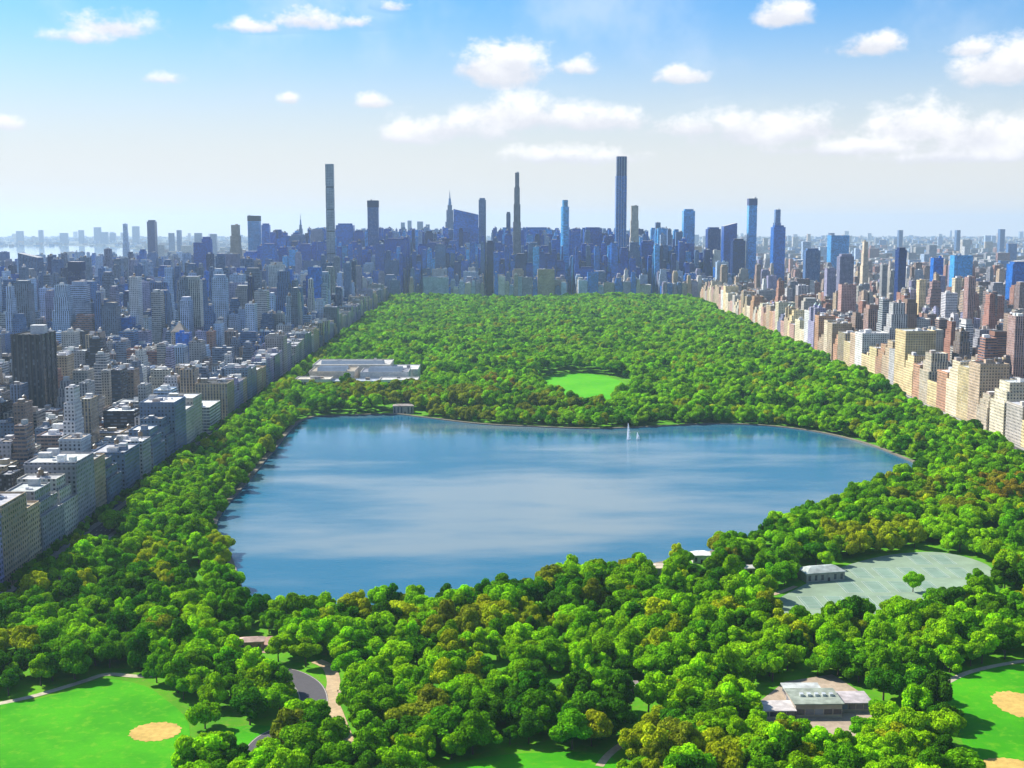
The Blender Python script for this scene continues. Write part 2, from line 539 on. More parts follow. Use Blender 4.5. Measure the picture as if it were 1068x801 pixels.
MEADOW_L = ccw(smooth_closed([G(*p) for p in [(-60, 742), (20, 733), (70, 722), (108, 709), (150, 716), (172, 730), (190, 745), (198, 764), (190, 800), (150, 850), (-80, 880)]], 5))
sheet('left_meadow', MEADOW_L, .35, 'meadow', 'bright green mown meadow at bottom left', 'lawn')
MEADOW_R = ccw(smooth_closed([G(*p) for p in [(978, 716), (1020, 700), (1080, 694), (1150, 705), (1160, 860), (1040, 860), (1012, 800), (1000, 765), (984, 745)]], 5))
sheet('right_meadow', MEADOW_R, .35, 'meadow', 'bright green mown meadow at bottom right', 'lawn')
LAWN_B = ccw(smooth_closed([G(*p) for p in [(430, 815), (500, 792), (560, 786), (630, 788), (650, 815), (560, 850)]], 5))
sheet('bottom_lawn', LAWN_B, .35, 'meadow', 'small green lawn at the bottom edge between trees', 'lawn')
LAWN_M = ccw(smooth_closed([G(*p) for p in [(215, 770), (262, 757), (300, 765), (285, 788), (240, 800)]], 5))
sheet('path_side_lawn', LAWN_M, .385, 'meadow', 'narrow sunlit lawn left of the curved road', 'lawn')
GLAWN = circ((132, 1722), 62, 150)
sheet('oval_lawn', GLAWN, .4, 'farlawn', 'oval bright green lawn beyond the lake', 'lawn')
INF = []
for (px, py, rx, ry, lab) in [(162, 764, 11.0, 10.5, 'sandy baseball infield on the left meadow'),
                              (1064, 736, 11.5, 17, 'sandy baseball infield at the right edge of the right meadow'),
                              (1050, 800, 11, 8, 'sandy baseball infield at the bottom right corner')]:
    c = G(px, py)
    sheet('baseball_infield', [(c[0] + (q[0] - c[0]) * (1 + .05 * math.sin(k * 2.3) + .03 * math.sin(k * 5.1)), c[1] + (q[1] - c[1]) * (1 + .05 * math.sin(k * 2.3) + .03 * math.sin(k * 5.1))) for k, q in enumerate(circ(c, rx, ry, 64))], .45, 'dirt', lab, 'infield', (.46, .31, .09))
    INF.append(c)
COURT = ccw(smooth_closed([G(*p) for p in [(806, 632), (836, 612), (878, 592), (930, 579), (984, 577), (1030, 590), (1030, 606), (990, 622), (940, 640), (880, 650), (838, 648)]], 5))
sheet('tennis_courts', COURT, .45, 'court', 'pale grey green field of tennis courts', 'tennis court', (.20, .27, .185))
# painted courts, laid out as a real grid inside the field
cxs = np.array([p[0] for p in COURT]); cys = np.array([p[1] for p in COURT])
bl = MB(); bs = MB(); nets = []
yy = cys.min() + 8
while yy < cys.max():
    xx = cxs.min() + 8
    while xx < cxs.max():
        cs = np.array([xx - 7, xx + 7, xx + 7, xx - 7]); ct = np.array([yy - 13, yy - 13, yy + 13, yy + 13])
        if inside(COURT, cs, ct).all():
            bs.cap([(xx - 5.5, yy - 12), (xx + 5.5, yy - 12), (xx + 5.5, yy + 12), (xx - 5.5, yy + 12)], .49, (.165, .245, .185), 'court')
            for (x0, x1, y0, y1) in [(-5.5, -5.2, -12, 12), (5.2, 5.5, -12, 12), (-5.2, 5.2, -12, -11.7), (-5.2, 5.2, 11.7, 12), (-4.1, -3.9, -11.7, 11.7), (3.9, 4.1, -11.7, 11.7), (-3.9, 3.9, -6.5, -6.3), (-3.9, 3.9, 6.3, 6.5)]:
                bl.cap([(xx + x0, yy + y0), (xx + x1, yy + y0), (xx + x1, yy + y1), (xx + x0, yy + y1)], .53, (.40, .45, .38), 'paint')
            nets.append((xx, yy))
        xx += 16
    yy += 31
tag(bs.build('court_surface'), 'darker green playing rectangles of the tennis courts', 'tennis court', kind='structure')
tag(bl.build('court_lines'), 'white painted lines of the tennis courts', 'line marking', kind='structure')
ORD = ['first', 'second', 'third', 'fourth', 'fifth', 'sixth', 'seventh', 'eighth', 'ninth', 'tenth', 'eleventh', 'twelfth', 'thirteenth', 'fourteenth', 'fifteenth', 'sixteenth', 'seventeenth', 'eighteenth', 'nineteenth', 'twentieth']
for k in range(21, 60):
    tens = ['twenty', 'thirty', 'forty', 'fifty'][k // 10 - 2]
    ORD.append(tens + '-' + ORD[k % 10 - 1] if k % 10 else {30: 'thirtieth', 40: 'fortieth', 50: 'fiftieth'}[k])
# paths and the curved drive
ROADP = [G(*p) for p in [(262, 700), (285, 701), (306, 706), (322, 717), (327, 733), (318, 750), (300, 762), (278, 775), (262, 800), (255, 840)]]
b = MB(); ROADPOLY = strip(b, smooth_open(ROADP), 13.5, .42, (.085, .08, .088), 'asphalt')
tag(b.build('park_drive'), 'curved grey asphalt park road with tan edge', 'road', kind='structure')
b = MB()
for w in (-6.3, 6.3):
    pts = smooth_open(ROADP)
    q = []
    for i in range(len(pts)):
        a = Vector(pts[max(0, i - 1)]); c = Vector(pts[min(len(pts) - 1, i + 1)]); d = (c - a).normalized()
        q.append((pts[i][0] - d.y * w, pts[i][1] + d.x * w))
    strip(b, q, .35, .46, (.42, .38, .32), 'paint')
tag(b.build('drive_line'), 'pale kerb lines along the curved park road', 'kerb', kind='structure')
FOOT = [
    ('sandy footpath beside the curved road', [(330, 690), (343, 697), (348, 712), (345, 728), (352, 748), (362, 775), (368, 800)], 6.5, (.42, .31, .19)),
    ('pale footpath between trees left of the lake', [(60, 640), (110, 620), (140, 600), (165, 590), (190, 600), (215, 622)], 4.5, (.42, .36, .26)),
    ('pale footpath along the top of the left meadow', [(-40, 742), (30, 728), (85, 712), (112, 704), (150, 706), (200, 700)], 4.0, (.40, .36, .26)),
    ('tan footpath from the near shore to the tree belt', [(470, 650), (480, 665), (500, 676), (470, 690), (440, 704), (400, 716), (352, 722)], 3.5, (.38, .30, .2)),
    ('tan footpath crossing the trees at bottom middle', [(625, 800), (637, 786), (660, 770), (700, 750), (740, 735), (790, 732)], 3.5, (.38, .30, .2)),
    ('pale footpath beside the right meadow', [(975, 720), (1010, 702), (1068, 690), (1110, 688)], 3.5, (.40, .36, .26)),
    ('tan footpath leading to the tennis courts', [(640, 640), (690, 640), (740, 630), (800, 622), (830, 612)], 3.5, (.38, .30, .2)),
]
FOOTPTS = []
for lab, pp, w, col in FOOT:
    b = MB(); pts = smooth_open([G(*p) for p in pp]); strip(b, pts, w, .40, col, 'dirt')
    tag(b.build('footpath'), lab, 'path', kind='structure')
    FOOTPTS += [(p[0], p[1], w / 2 + 2.5) for p in pts]
PLAZA = ccw([G(*p) for p in [(238, 680), (250, 668), (285, 664), (300, 671), (282, 682)]])
sheet('brick_plaza', PLAZA, .44, 'dirt', 'small pinkish brick plaza above the curved road', 'plaza', (.36, .23, .18))
YARD = ccw([G(*p) for p in [(780, 742), (818, 712), (868, 704), (918, 736), (912, 768), (845, 778), (792, 766)]])
sheet('paved_yard', YARD, .44, 'dirt', 'sandy paved yard around the recreation building', 'yard', (.34, .27, .20))

# avenues beside the park
for x0, x1, k, lab in ((LBX + 5, PX0 - 4, 0, 'shaded avenue along the left side of the park'), (PX1 + 4, RBX - 5, 1, 'sunny avenue along the right side of the park')):
    ys_ = [300, 1200, 3720, 3735] if k else [300, 3735]
    sh = [slant(v) * k for v in ys_]
    b = MB(); bp_ = MB()
    for (ya, yb_, sa, sb) in zip(ys_, ys_[1:], sh, sh[1:]):
        b.face([(x0 + sa, ya, .12), (x1 + sa, ya, .12), (x1 + sb, yb_, .12), (x0 + sb, yb_, .12)], (.055, .055, .058), 'asphalt')
        for xa, xb in ((x0 - 5, x0), (x1, x1 + 4)):
            bp_.face([(xa + sa, ya, .27), (xb + sa, ya, .27), (xb + sb, yb_, .27), (xa + sb, yb_, .27)], (.3, .29, .27), 'stone')
            for xe, fl in ((xa, 0), (xb, 1)):
                q = [(xe + sa, ya, .02), (xe + sb, yb_, .02), (xe + sb, yb_, .27), (xe + sa, ya, .27)]
                bp_.face(q if fl else q[::-1], (.3, .29, .27), 'stone')
    tag(b.build('avenue_road'), lab, 'road', kind='structure')
    tag(bp_.build('pavement'), 'stone kerbed pavement of the ' + lab, 'pavement', kind='structure')
    b = MB()
    for kk in range(4):
        xm = x0 + (x1 - x0) * (kk + 1) / 5
        for yq in range(320, 3700, 12):
            sa = slant(yq) * k
            b.cap([(xm + sa - .1, yq), (xm + sa + .1, yq), (xm + sa + .1, yq + 4), (xm + sa - .1, yq + 4)], .16, (.7, .7, .68), 'paint')
    tag(b.build('lane_marking'), 'dashed white lane lines on the ' + lab, 'line marking', kind='structure')

# ------------------------------------------------------------------ buildings
COLS = {  # bluish glass and wall tones carry distance haze in the base colour
    'limestone': (.44, .41, .35), 'grey': (.30, .30, .31), 'red brick': (.33, .17, .125), 'buff brick': (.42, .33, .22), 'white': (.56, .56, .54),
    'brown': (.26, .19, .155), 'pale yellow': (.64, .52, .28), 'pink': (.46, .29, .24), 'salmon': (.47, .28, .17), 'tan': (.46, .36, .25), 'cream': (.62, .54, .38),
    'blue glass': (.008, .125, .46), 'deep blue glass': (.004, .065, .33), 'sky blue glass': (.05, .30, .62), 'dark glass': (.012, .016, .03),
    'blue grey': (.07, .165, .36), 'lilac grey': (.28, .27, .40), 'pale blue': (.38, .50, .66), 'cool grey': (.25, .30, .39), 'taupe': (.20, .20, .25), 'slate': (.14, .19, .27), 'blue slate': (.07, .15, .32), 'charcoal': (.045, .045, .05), 'navy': (.006, .026, .13),
}
ROOFC = {'white': (.66, .66, .64), 'pale grey': (.42, .42, .42), 'dark': (.07, .07, .075), 'tan': (.33, .29, .23), 'silver': (.5, .51, .53), 'green': (.12, .22, .07)}

def rect(x0, x1, y0, y1):
    return [(x0, y0), (x1, y0), (x1, y1), (x0, y1)]

def jit(c, a=.12):
    k = 1 + random.uniform(-a, a)
    return tuple(min(.8, v * k * (1 + random.uniform(-.03, .03))) for v in c)

def parapet_roof(sink, p, h, col, roofc, up=1.1):
    x0, x1 = p[0][0], p[1][0]; y0, y1 = p[0][1], p[2][1]; w = .5
    q = rect(x0 + w, x1 - w, y0 + w, y1 - w)
    wl = sink('wall')
    for i in range(4):
        j = (i + 1) % 4
        wl.face([(*p[i], h), (*p[j], h), (*q[j], h), (*q[i], h)], tuple(min(.8, c * 1.1) for c in col), 'stone')
        wl.face([(*q[j], h - up), (*q[i], h - up), (*q[i], h), (*q[j], h)], col, 'stone')
    sink('roof').cap(q, h - up, roofc)

def tank(sink, x, y, z, r=2.0):
    b = sink('water_tank')
    for dx, dy in ((-1, -1), (1, -1), (1, 1), (-1, 1)):
        b.box(x + dx * r * .6 - .15, x + dx * r * .6 + .15, y + dy * r * .6 - .15, y + dy * r * .6 + .15, z, z + 2.6, (.1, .1, .1), 'metal')
    b.cyl(x, y, r, z + 2.6, z + 6.2, (.20, .14, .09), 'stone', 10)
    b.cyl(x, y, r * 1.08, z + 6.2, z + 7.8, (.12, .12, .12), 'metal', 10, r2=.02, cap=False)

def clutter(sink, p, z, col, n=2, big=1.0):
    x0, x1 = p[0][0], p[1][0]; y0, y1 = p[0][1], p[2][1]
    w, d = x1 - x0, y1 - y0
    for k in range(n):
        bw, bd = min(w * .5, random.uniform(4, 9) * big), min(d * .5, random.uniform(4, 8) * big)
        cx = random.uniform(x0 + bw / 2 + 1, x1 - bw / 2 - 1); cy = random.uniform(y0 + bd / 2 + 1, y1 - bd / 2 - 1)
        sink('bulkhead').box(cx - bw / 2, cx + bw / 2, cy - bd / 2, cy + bd / 2, z, z + random.uniform(2.5, 5.5) * big,
                             jit(random.choice([col, (.5, .5, .5), (.36, .30, .26), (.62, .62, .6)])), 'stone', topcol=random.choice([(.55, .55, .55), (.68, .68, .66), (.2, .2, .2)]), topmat='roof')
    for k in range(random.randint(1, 4) if n else 0):
        s_ = random.uniform(.7, 1.6)
        cx = random.uniform(x0 + w * .25, x1 - w * .25); cy = random.uniform(y0 + d * .25, y1 - d * .25)
        sink('rooftop_unit').box(cx - s_, cx + s_, cy - s_, cy + s_, z, z + random.uniform(.8, 1.8), (.5, .5, .52), 'metal')

def make_building(sp, sink):
    """sp: x0,x1,y0,y1,h,style,col,roof,shape  -> faces in the part builders"""
    x0, x1, y0, y1, h = sp['x0'], sp['x1'], sp['y0'], sp['y1'], sp['h']
    col, style = sp['rgb'], sp['style']; rc = sp['roofrgb']; shape = sp['shape']
    pu, pv = sp.get('pu', 3.4), sp.get('pv', 3.3)
    wl = sink('wall'); w, d = x1 - x0, y1 - y0
    P = rect(x0, x1, y0, y1)
    if shape == 'block':
        wl.wallring(P, 0, h, col, style, pu, pv)
        parapet_roof(sink, P, h, col, rc)
        if style == 'masonry' and h > 12 and sp.get('cornice', True):
            cc = tuple(min(.75, c * 1.15) for c in col)
            sink('cornice').box(x0 - .55, x1 + .55, y0 - .55, y1 + .55, h - 2.3, h - 1.5, cc, 'stone')
            if h > 30:
                sink('cornice').box(x0 - .3, x1 + .3, y0 - .3, y1 + .3, 9.0, 9.7, cc, 'stone')
        clutter(sink, P, h - 1.1, col, sp.get('nclut', 2) if w > 12 else 1)
        if sp.get('tank'):
            tank(sink, random.uniform(x0 + 4, x1 - 4), random.uniform(y0 + 4, y1 - 4), h - 1.1)
    elif shape == 'setback':
        tiers = sp.get('tiers', 3); z = 0; q = list(P)
        zs = [0] + [h * (1 - .55 * (1 - (k + 1) / tiers) ** 1.1) for k in range(tiers)]
        for k in range(tiers):
            wl.wallring(q, zs[k] if k == 0 else zs[k] - 1.0, zs[k + 1], col, style, pu, pv)
            if k == tiers - 1:
                parapet_roof(sink, q, zs[k + 1], col, rc)
                clutter(sink, q, zs[k + 1] - 1.1, col, 1)
                if sp.get('tank'):
                    tank(sink, (q[0][0] + q[1][0]) / 2, (q[0][1] + q[2][1]) / 2, zs[k + 1] - 1.1)
            else:
                parapet_roof(sink, q, zs[k + 1], col, rc)
            sx, sy = w * .09, d * .09
            q = rect(q[0][0] + sx * random.uniform(.5, 1.2), q[1][0] - sx * random.uniform(.5, 1.2), q[0][1] + sy * random.uniform(.5, 1.2), q[2][1] - sy * random.uniform(.5, 1.2))
    elif shape == 'tower':          # plain shaft, mechanical crown set in
        wl.wallring(P, 0, h - 6, col, style, pu, pv)
        parapet_roof(sink, P, h - 6, col, rc)
        k = .12
        q = rect(x0 + w * k, x1 - w * k, y0 + d * k, y1 - d * k)
        sink('bulkhead').box(q[0][0], q[1][0], q[0][1], q[2][1], h - 7.1, h, tuple(c * .8 for c in col), 'stone', topcol=rc, topmat='roof')
    elif shape == 'podium':
        q = rect(x0 + w * .18, x1 - w * .18, y0 + d * .15, y1 - d * .15)
        wl.wallring(P, 0, h * .25, col, style, pu, pv); parapet_roof(sink, P, h * .25, col, rc)
        wl.wallring(q, h * .25 - 1, h, col, style, pu, pv); parapet_roof(sink, q, h, col, rc)
        clutter(sink, q, h - 1.1, col, 1, 1.4)
    elif shape == 'notched':        # slab with vertical grooves between lighter corner piers
        wl.wallring(P, 0, h, col, style, pu, pv); parapet_roof(sink, P, h, col, rc)
        nb = 5
        for k in range(nb + 1):
            xx = x0 + w * k / nb
            sink('pier').box(xx - .9, xx + .9, y0 - 1.2, y0 - .02, 0, h + .6, tuple(min(.8, c * 1.6) for c in col), 'stone')
        for k in range(4):
            yq = y0 + d * k / 3
            sink('pier').box(x1 + .02, x1 + 1.2, yq - .9, yq + .9, 0, h + .6, tuple(min(.8, c * 1.6) for c in col), 'stone')
        clutter(sink, P, h - 1.1, col, 2, 1.8)
    elif shape == 'twin':           # big base with two tapering towers
        hb = h * .62
        wl.wallring(P, 0, hb, col, style, pu, pv); parapet_roof(sink, P, hb, col, rc)
        for f0, f1 in ((.0, .30), (.70, 1.0)):
            q = rect(x0 + 1.5, x0 + w * .55, y0 + d * f0 + 1.2, y0 + d * f1 - 1.2)
            tw = sink('tower'); tw.wallring(q, hb - 1, h * .9, col, style, pu, pv)
            tw.cap(q, h * .9, rc)
            cx, cy = (q[0][0] + q[1][0]) / 2, (q[0][1] + q[2][1]) / 2
            tw.box(cx - 3, cx + 3, cy - 3, cy + 3, h * .9, h * .95, col, 'stone')
            tw.cyl(cx, cy, 3, h * .95, h, (.25, .33, .3), 'metal', 8, r2=.4)
    elif shape == 'pyramid':
        wl.wallring(P, 0, h * .80, col, style, pu, pv)
        sink('cornice').box(x0 - .6, x1 + .6, y0 - .6, y1 + .6, h * .80 - .02, h * .80 + 1.0, tuple(min(.75, c * 1.1) for c in col), 'stone')
        a = h * .80 + 1.0
        q = rect(x0 + w * .4, x1 - w * .4, y0 + d * .4, y1 - d * .4)
        rf = sink('roof')
        rf.wallring(rect(x0, x1, y0, y1), a, h * .96, rc, 'stone', top=q)
        rf.cap(q, h * .96, rc)
        sink('spire').cyl((x0 + x1) / 2, (y0 + y1) / 2, w * .08, h * .96, h, rc, 'metal', 8, r2=.1)
    elif shape == 'spire':          # stepped art deco tower with a mast
        hs = [0, h * .30, h * .62, h * .76, h * .82]; kk = [0, .16, .24, .33]
        for k in range(4):
            q = rect(x0 + w * kk[k], x1 - w * kk[k], y0 + d * kk[k], y1 - d * kk[k])
            wl.wallring(q, hs[k] - (1 if k else 0), hs[k + 1], col, style, pu, pv)
            parapet_roof(sink, q, hs[k + 1], col, rc)
        cx, cy = (x0 + x1) / 2, (y0 + y1) / 2
        sink('spire').cyl(cx, cy, w * .13, hs[4] - 1.1, h * .90, col, 'metal', 10, r2=w * .08)
        sink('spire').cyl(cx, cy, w * .06, h * .90, h, (.4, .42, .46), 'metal', 8, r2=.4)
    elif shape == 'slope':          # slanting roof, high on the left
        zl, zr = h, h * sp.get('drop', .86)
        if sp.get('flip'): zl, zr = zr, zl
        pts = P; zz = [zl, zr, zr, zl]
        for i in range(4):
            j = (i + 1) % 4
            L = math.hypot(pts[j][0] - pts[i][0], pts[j][1] - pts[i][1]); k = max(1, round(L / pu)); u0 = random.randint(0, 99)
            wl.face([(*pts[i], 0), (*pts[j], 0), (*pts[j], zz[j]), (*pts[i], zz[i])], col, style, [(u0, 0), (u0 + k, 0), (u0 + k, zz[j] / pv), (u0, zz[i] / pv)])
        q = rect(x0 - .2, x1 + .2, y0 - .2, y1 + .2)
        sink('roof').face([(*q[i], zz[i] + .3) for i in range(4)], rc, 'roof')
    elif shape == 'pencil':         # slender super-tall, open mechanical floors, stepped crown
        nseg = 6
        for k in range(nseg):
            za, zb = h * k / nseg, h * (k + 1) / nseg - 4
            wl.wallring(P, za, zb, col, style, pu, pv)
            q = rect(x0 + 1.0, x1 - 1.0, y0 + 1.0, y1 - 1.0)
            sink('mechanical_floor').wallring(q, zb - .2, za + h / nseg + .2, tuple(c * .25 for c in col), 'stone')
            wl.cap(P, zb, col, 'stone')
        parapet_roof(sink, P, h, col, rc, 3.0)
        wl.wallring(P, h - 3.2, h, col, 'stone')
    elif shape == 'supertall':      # glass shaft with one cantilever step and dark crown
        hb = h * .2
        wl.wallring(P, hb, h * .86, col, style, pu, pv)
        q = rect(x0 + w * .12, x1 - w * .04, y0 + d * .05, y1 - d * .05)
        wl.wallring(q, 0, hb + .5, col, style, pu, pv)
        wl.face([(P[i][0], P[i][1], hb) for i in (3, 2, 1, 0)], col, 'stone')
        r_ = rect(x0 + w * .06, x1 - w * .02, y0 + d * .04, y1 - d * .04)
        wl.cap(P, h * .86, col, 'stone')
        sink('crown').wallring(r_, h * .86, h, tuple(c * .45 for c in col), style, pu, pv)
        sink('roof').cap(r_, h - .8, rc)
        for k in range(5):
            xx = x0 + w * k / 4
            sink('fin').box(xx - .4, xx + .4, y0 - 1.0, y0 - .03, hb, h * .995, (.4, .45, .55), 'metal')
    elif shape == 'rounded':        # curved front rising in scallops
        n = 10
        def arc(z_k):
            pts = [(x0, y1), (x0, y0 + d * .5)]
            for i in range(1, n):
                a = math.pi - math.pi * i / n
                pts.append(((x0 + x1) / 2 + w / 2 * math.cos(a), y0 + d * .5 - d * .5 * math.sin(a)))
            return pts + [(x1, y0 + d * .5), (x1, y1)]
        pp = arc(0)
        wl.wallring(pp, 0, h * .93, col, style, pu, pv); sink('roof').cap(pp, h * .93, rc)
        q = [((px - (x0 + x1) / 2) * .72 + (x0 + x1) / 2, (py - (y0 + y1) / 2) * .72 + (y0 + y1) / 2) for px, py in pp]
        sink('crown').wallring(q, h * .93, h, tuple(c * .7 for c in col), style, pu, pv); sink('crown').cap(q, h, rc)
    elif shape == 'banded':         # pale shaft whose top band is dark
        wl.wallring(P, 0, h * .93, col, style, pu, pv)
        wl.cap(P, h * .93, col, 'stone')
        q = rect(x0 - .6, x1 + .6, y0 - .6, y1 + .6)
        sink('crown').wallring(q, h * .925, h, sp.get('crownrgb', (.02, .022, .04)), 'stone')
        sink('crown').cap(q, h, rc)
        clutter(sink, P, h, (.2, .2, .2), 1)
    elif shape == 'mushroom':
        wl.wallring(P, 0, h * .78, col, style, pu, pv); wl.cap(P, h * .78, col, 'stone')
        q = rect(x0 + w * .2, x1 - w * .2, y0 + d * .2, y1 - d * .2)
        wl.wallring(q, h * .78, h * .86, col, style, pu, pv)
        sink('crown').box(x0 - .05 * w, x1 + .05 * w, y0, y1, h * .86, h, tuple(c * .7 for c in col), 'stone', topcol=rc, topmat='roof')

SPECS = []
OCC = {}
def occ_cells(x0, x1, y0, y1):
    for i in range(int(x0 // 20), int(x1 // 20) + 1):
        for j in range(int(y0 // 20), int(y1 // 20) + 1):
            yield (i, j)
def hit(x0, x1, y0, y1):
    for c in occ_cells(x0, x1, y0, y1):
        for (a, b_, c_, d_) in OCC.get(c, ()):
            if x0 < b_ + .6 and x1 > a - .6 and y0 < d_ + .6 and y1 > c_ - .6:
                return True
    return False
def occupy(x0, x1, y0, y1):
    for c in occ_cells(x0, x1, y0, y1):
        OCC.setdefault(c, []).append((x0, x1, y0, y1))

def spec(x0, x1, y0, y1, h, style, cname, roof='pale grey', shape='block', name='apartment_building', cat='building', label=None, group=None, **kw):
    s = dict(x0=x0, x1=x1, y0=y0, y1=y1, h=h, style=style, cname=cname, rgb=jit(COLS[cname]), roofrgb=jit(ROOFC[roof]), roof=roof, shape=shape, name=name, cat=cat, label=label, group=group)
    s.update(kw)
    SPECS.append(s)
    occupy(x0, x1, y0, y1)
    return s

def hand(pl, pr, top, depth, cname, style, shape, label, name='tower', cat='tower', dep=None, roof='pale grey', **kw):
    x0, z = at_depth(pl, top, depth); x1, _ = at_depth(pr, top, depth)
    d = dep or max(18, min(55, (x1 - x0) * .9))
    w0 = x1 - x0
    if pl < VPX and pr < VPX: x1 = max(x0 + w0 * .5, at_depth(pr, top, depth + d)[0])
    elif pl > VPX: x0 = min(x1 - w0 * .5, at_depth(pl, top, depth + d)[0])
    spec(x0, x1, depth, depth + d, z, style, cname, roof, shape, name, cat, label, 'landmark towers of the skyline', hand=True, **kw)

# --- skyline towers, measured from the photograph, each at its own distance
hand(339, 348.3, 171, 3950, 'cool grey', 'masonry', 'pencil', 'slender square pale grey pencil tower, tallest left of the park', 'pencil_tower', pu=4.5, pv=5)
hand(383, 395, 209, 4250, 'blue glass', 'piers', 'banded', 'blue tower with dark flat crown right of the pale grey pencil tower', dep=35, crownrgb=(.02, .03, .09))
hand(350, 370, 233, 4350, 'blue glass', 'glass', 'tower', 'wide blue slab directly right of the pale grey pencil tower', 'office_tower')
hand(401, 424, 248.5, 4080, 'deep blue glass', 'glass', 'tower', 'broad deep blue block left above the park end', 'office_tower')
hand(444, 466.5, 252.5, 4150, 'deep blue glass', 'piers', 'tower', 'very dark blue box tower above the pale low building at park end', 'office_tower', dep=45)
hand(441, 468, 289, 3760, 'pale blue', 'ribbon', 'block', 'pale low building in front of the dark blue box tower', 'hotel', 'hotel', dep=40)
hand(467.5, 478, 251, 4230, 'blue glass', 'glass', 'tower', 'medium blue narrow block right of the dark blue box tower', 'office_tower')
hand(462, 476, 198, 5900, 'blue grey', 'piers', 'spire', 'stepped tower with tall mast spire at skyline centre', 'spire_tower', dep=60)
hand(473, 499, 218, 4420, 'blue glass', 'glass', 'slope', 'broad blue tower with roof sloping down to the right', 'office_tower', drop=.93)
hand(499.2, 506.8, 206.5, 4500, 'blue grey', 'piers', 'tower', 'slim dark grey-blue tower beside the sloping-roofed blue tower', dep=30)
hand(507.2, 515, 251, 4160, 'navy', 'glass', 'tower', 'low navy block between slim grey-blue tower and dark grey pencil tower')
hand(526, 534.5, 244, 4220, 'deep blue glass', 'glass', 'tower', 'dark blue block at the foot of the dark grey pencil tower')
hand(528, 532.5, 221, 4800, 'navy', 'glass', 'tower', 'thin dark tower just left of the dark grey pencil tower', dep=18)
hand(535, 543.3, 180, 4060, 'taupe', 'piers', 'setback', 'very slender dark grey pencil tower at skyline centre', 'pencil_tower', dep=30, tiers=4)
hand(545, 574, 237, 4600, 'blue glass', 'glass', 'tower', 'wide blue slab right of the dark grey pencil tower', 'office_tower')
hand(575, 584.5, 250, 4300, 'blue glass', 'glass', 'block', 'blue block left of the round-topped tower', 'office_tower')
hand(585, 594, 208.5, 4060, 'sky blue glass', 'glass', 'rounded', 'light blue tower with rounded top right of centre', dep=34)
hand(608, 628, 237, 4300, 'deep blue glass', 'glass', 'tower', 'dark blue block left of the tallest dark tower', 'office_tower')
hand(629, 641, 246, 4150, 'deep blue glass', 'piers', 'tower', 'lower dark blue block touching the tallest dark tower', 'office_tower')
hand(642, 654, 163, 4100, 'blue glass', 'glass', 'supertall', 'tallest dark blue glass supertower with navy crown', 'supertall_tower', dep=34, roof='dark')
hand(656.8, 667, 214.5, 4040, 'limestone', 'masonry', 'setback', 'pale limestone tower right beside the tallest dark tower', dep=28, tiers=3)
hand(667.5, 681, 251, 4150, 'deep blue glass', 'glass', 'tower', 'dark blue block right of the pale limestone tower', 'office_tower')
hand(682, 690, 232, 4700, 'blue grey', 'piers', 'setback', 'grey stepped tower between limestone tower and bright blue tower', dep=34)
hand(693, 702, 243.5, 4500, 'lilac grey', 'masonry', 'setback', 'lilac-grey stepped tower left of the bright blue tower', dep=34)
hand(711.5, 725, 218, 4400, 'sky blue glass', 'glass', 'tower', 'bright blue tower above the right park corner', dep=40)
hand(704, 729, 254, 4060, 'deep blue glass', 'glass', 'podium', 'deep blue bulky tower at the far right park corner', 'office_tower', dep=45)
hand(736, 752, 237, 4300, 'deep blue glass', 'piers', 'tower', 'left of two dark blue blocks beyond the right park corner', 'office_tower')
hand(752.5, 769, 232.5, 4420, 'deep blue glass', 'glass', 'slope', 'dark blue block with roof rising to the right, beyond the park corner', 'office_tower', flip=True, drop=.95)
hand(762, 777.5, 249, 4150, 'navy', 'glass', 'tower', 'lower navy block left of the slender light blue tower', 'office_tower')
hand(779.5, 790, 207, 4400, 'sky blue glass', 'glass', 'banded', 'slender light blue tower with darker top, right of the park', dep=32, crownrgb=(.06, .08, .18))
hand(804, 819.5, 235, 4280, 'blue glass', 'glass', 'tower', 'blue shouldered block in front of the narrow-topped tower', 'office_tower')
hand(806, 815.5, 218.5, 4340, 'blue grey', 'glass', 'setback', 'narrow-topped blue tower right of the slender light blue tower', dep=30)
hand(863, 886, 245.5, 4700, 'sky blue glass', 'glass', 'block', 'bright blue slab standing alone over the right district', 'office_tower')
hand(898, 907, 252, 3300, 'cream', 'masonry', 'setback', 'slim cream tower in the middle of the right district', dep=24)
hand(934, 946, 258, 3050, 'navy', 'glass', 'tower', 'dark navy tower in the middle of the right district', dep=28)
hand(967, 988, 269, 3300, 'blue glass', 'glass', 'podium', 'left of two bright blue towers in the right district', 'office_tower', dep=34)
hand(991, 1015, 266.5, 3450, 'sky blue glass', 'glass', 'block', 'right of two bright blue towers in the right district', 'office_tower', dep=34)
hand(1050, 1075, 273, 3100, 'blue glass', 'glass', 'tower', 'blue tower cut by the right picture edge', 'office_tower', dep=38)
hand(956, 966, 292, 2700, 'pale yellow', 'masonry', 'block', 'cream yellow block below the two bright blue towers', 'apartment_building')
hand(993, 1003.5, 290, 2650, 'cream', 'masonry', 'block', 'cream slab just left of the pink slab tower', 'apartment_building')
hand(1006, 1018, 289, 2350, 'pink', 'piers', 'block', 'tall pink slab tower rising from the right district', 'apartment_building', dep=22)
hand(838, 856, 259, 3600, 'blue grey', 'piers', 'tower', 'blue-grey tower left of the slim cream tower', dep=30)
hand(860, 872, 280, 3150, 'lilac grey', 'masonry', 'block', 'lower purple-grey slab left of the taller purple-grey tower')
hand(873, 891, 265, 3200, 'lilac grey', 'piers', 'tower', 'taller purple-grey tower left of the slim cream tower', dep=30)
hand(830, 844, 298, 2900, 'white', 'piers', 'block', 'white ribbed slab behind the right park-front row', 'apartment_building', dep=24)
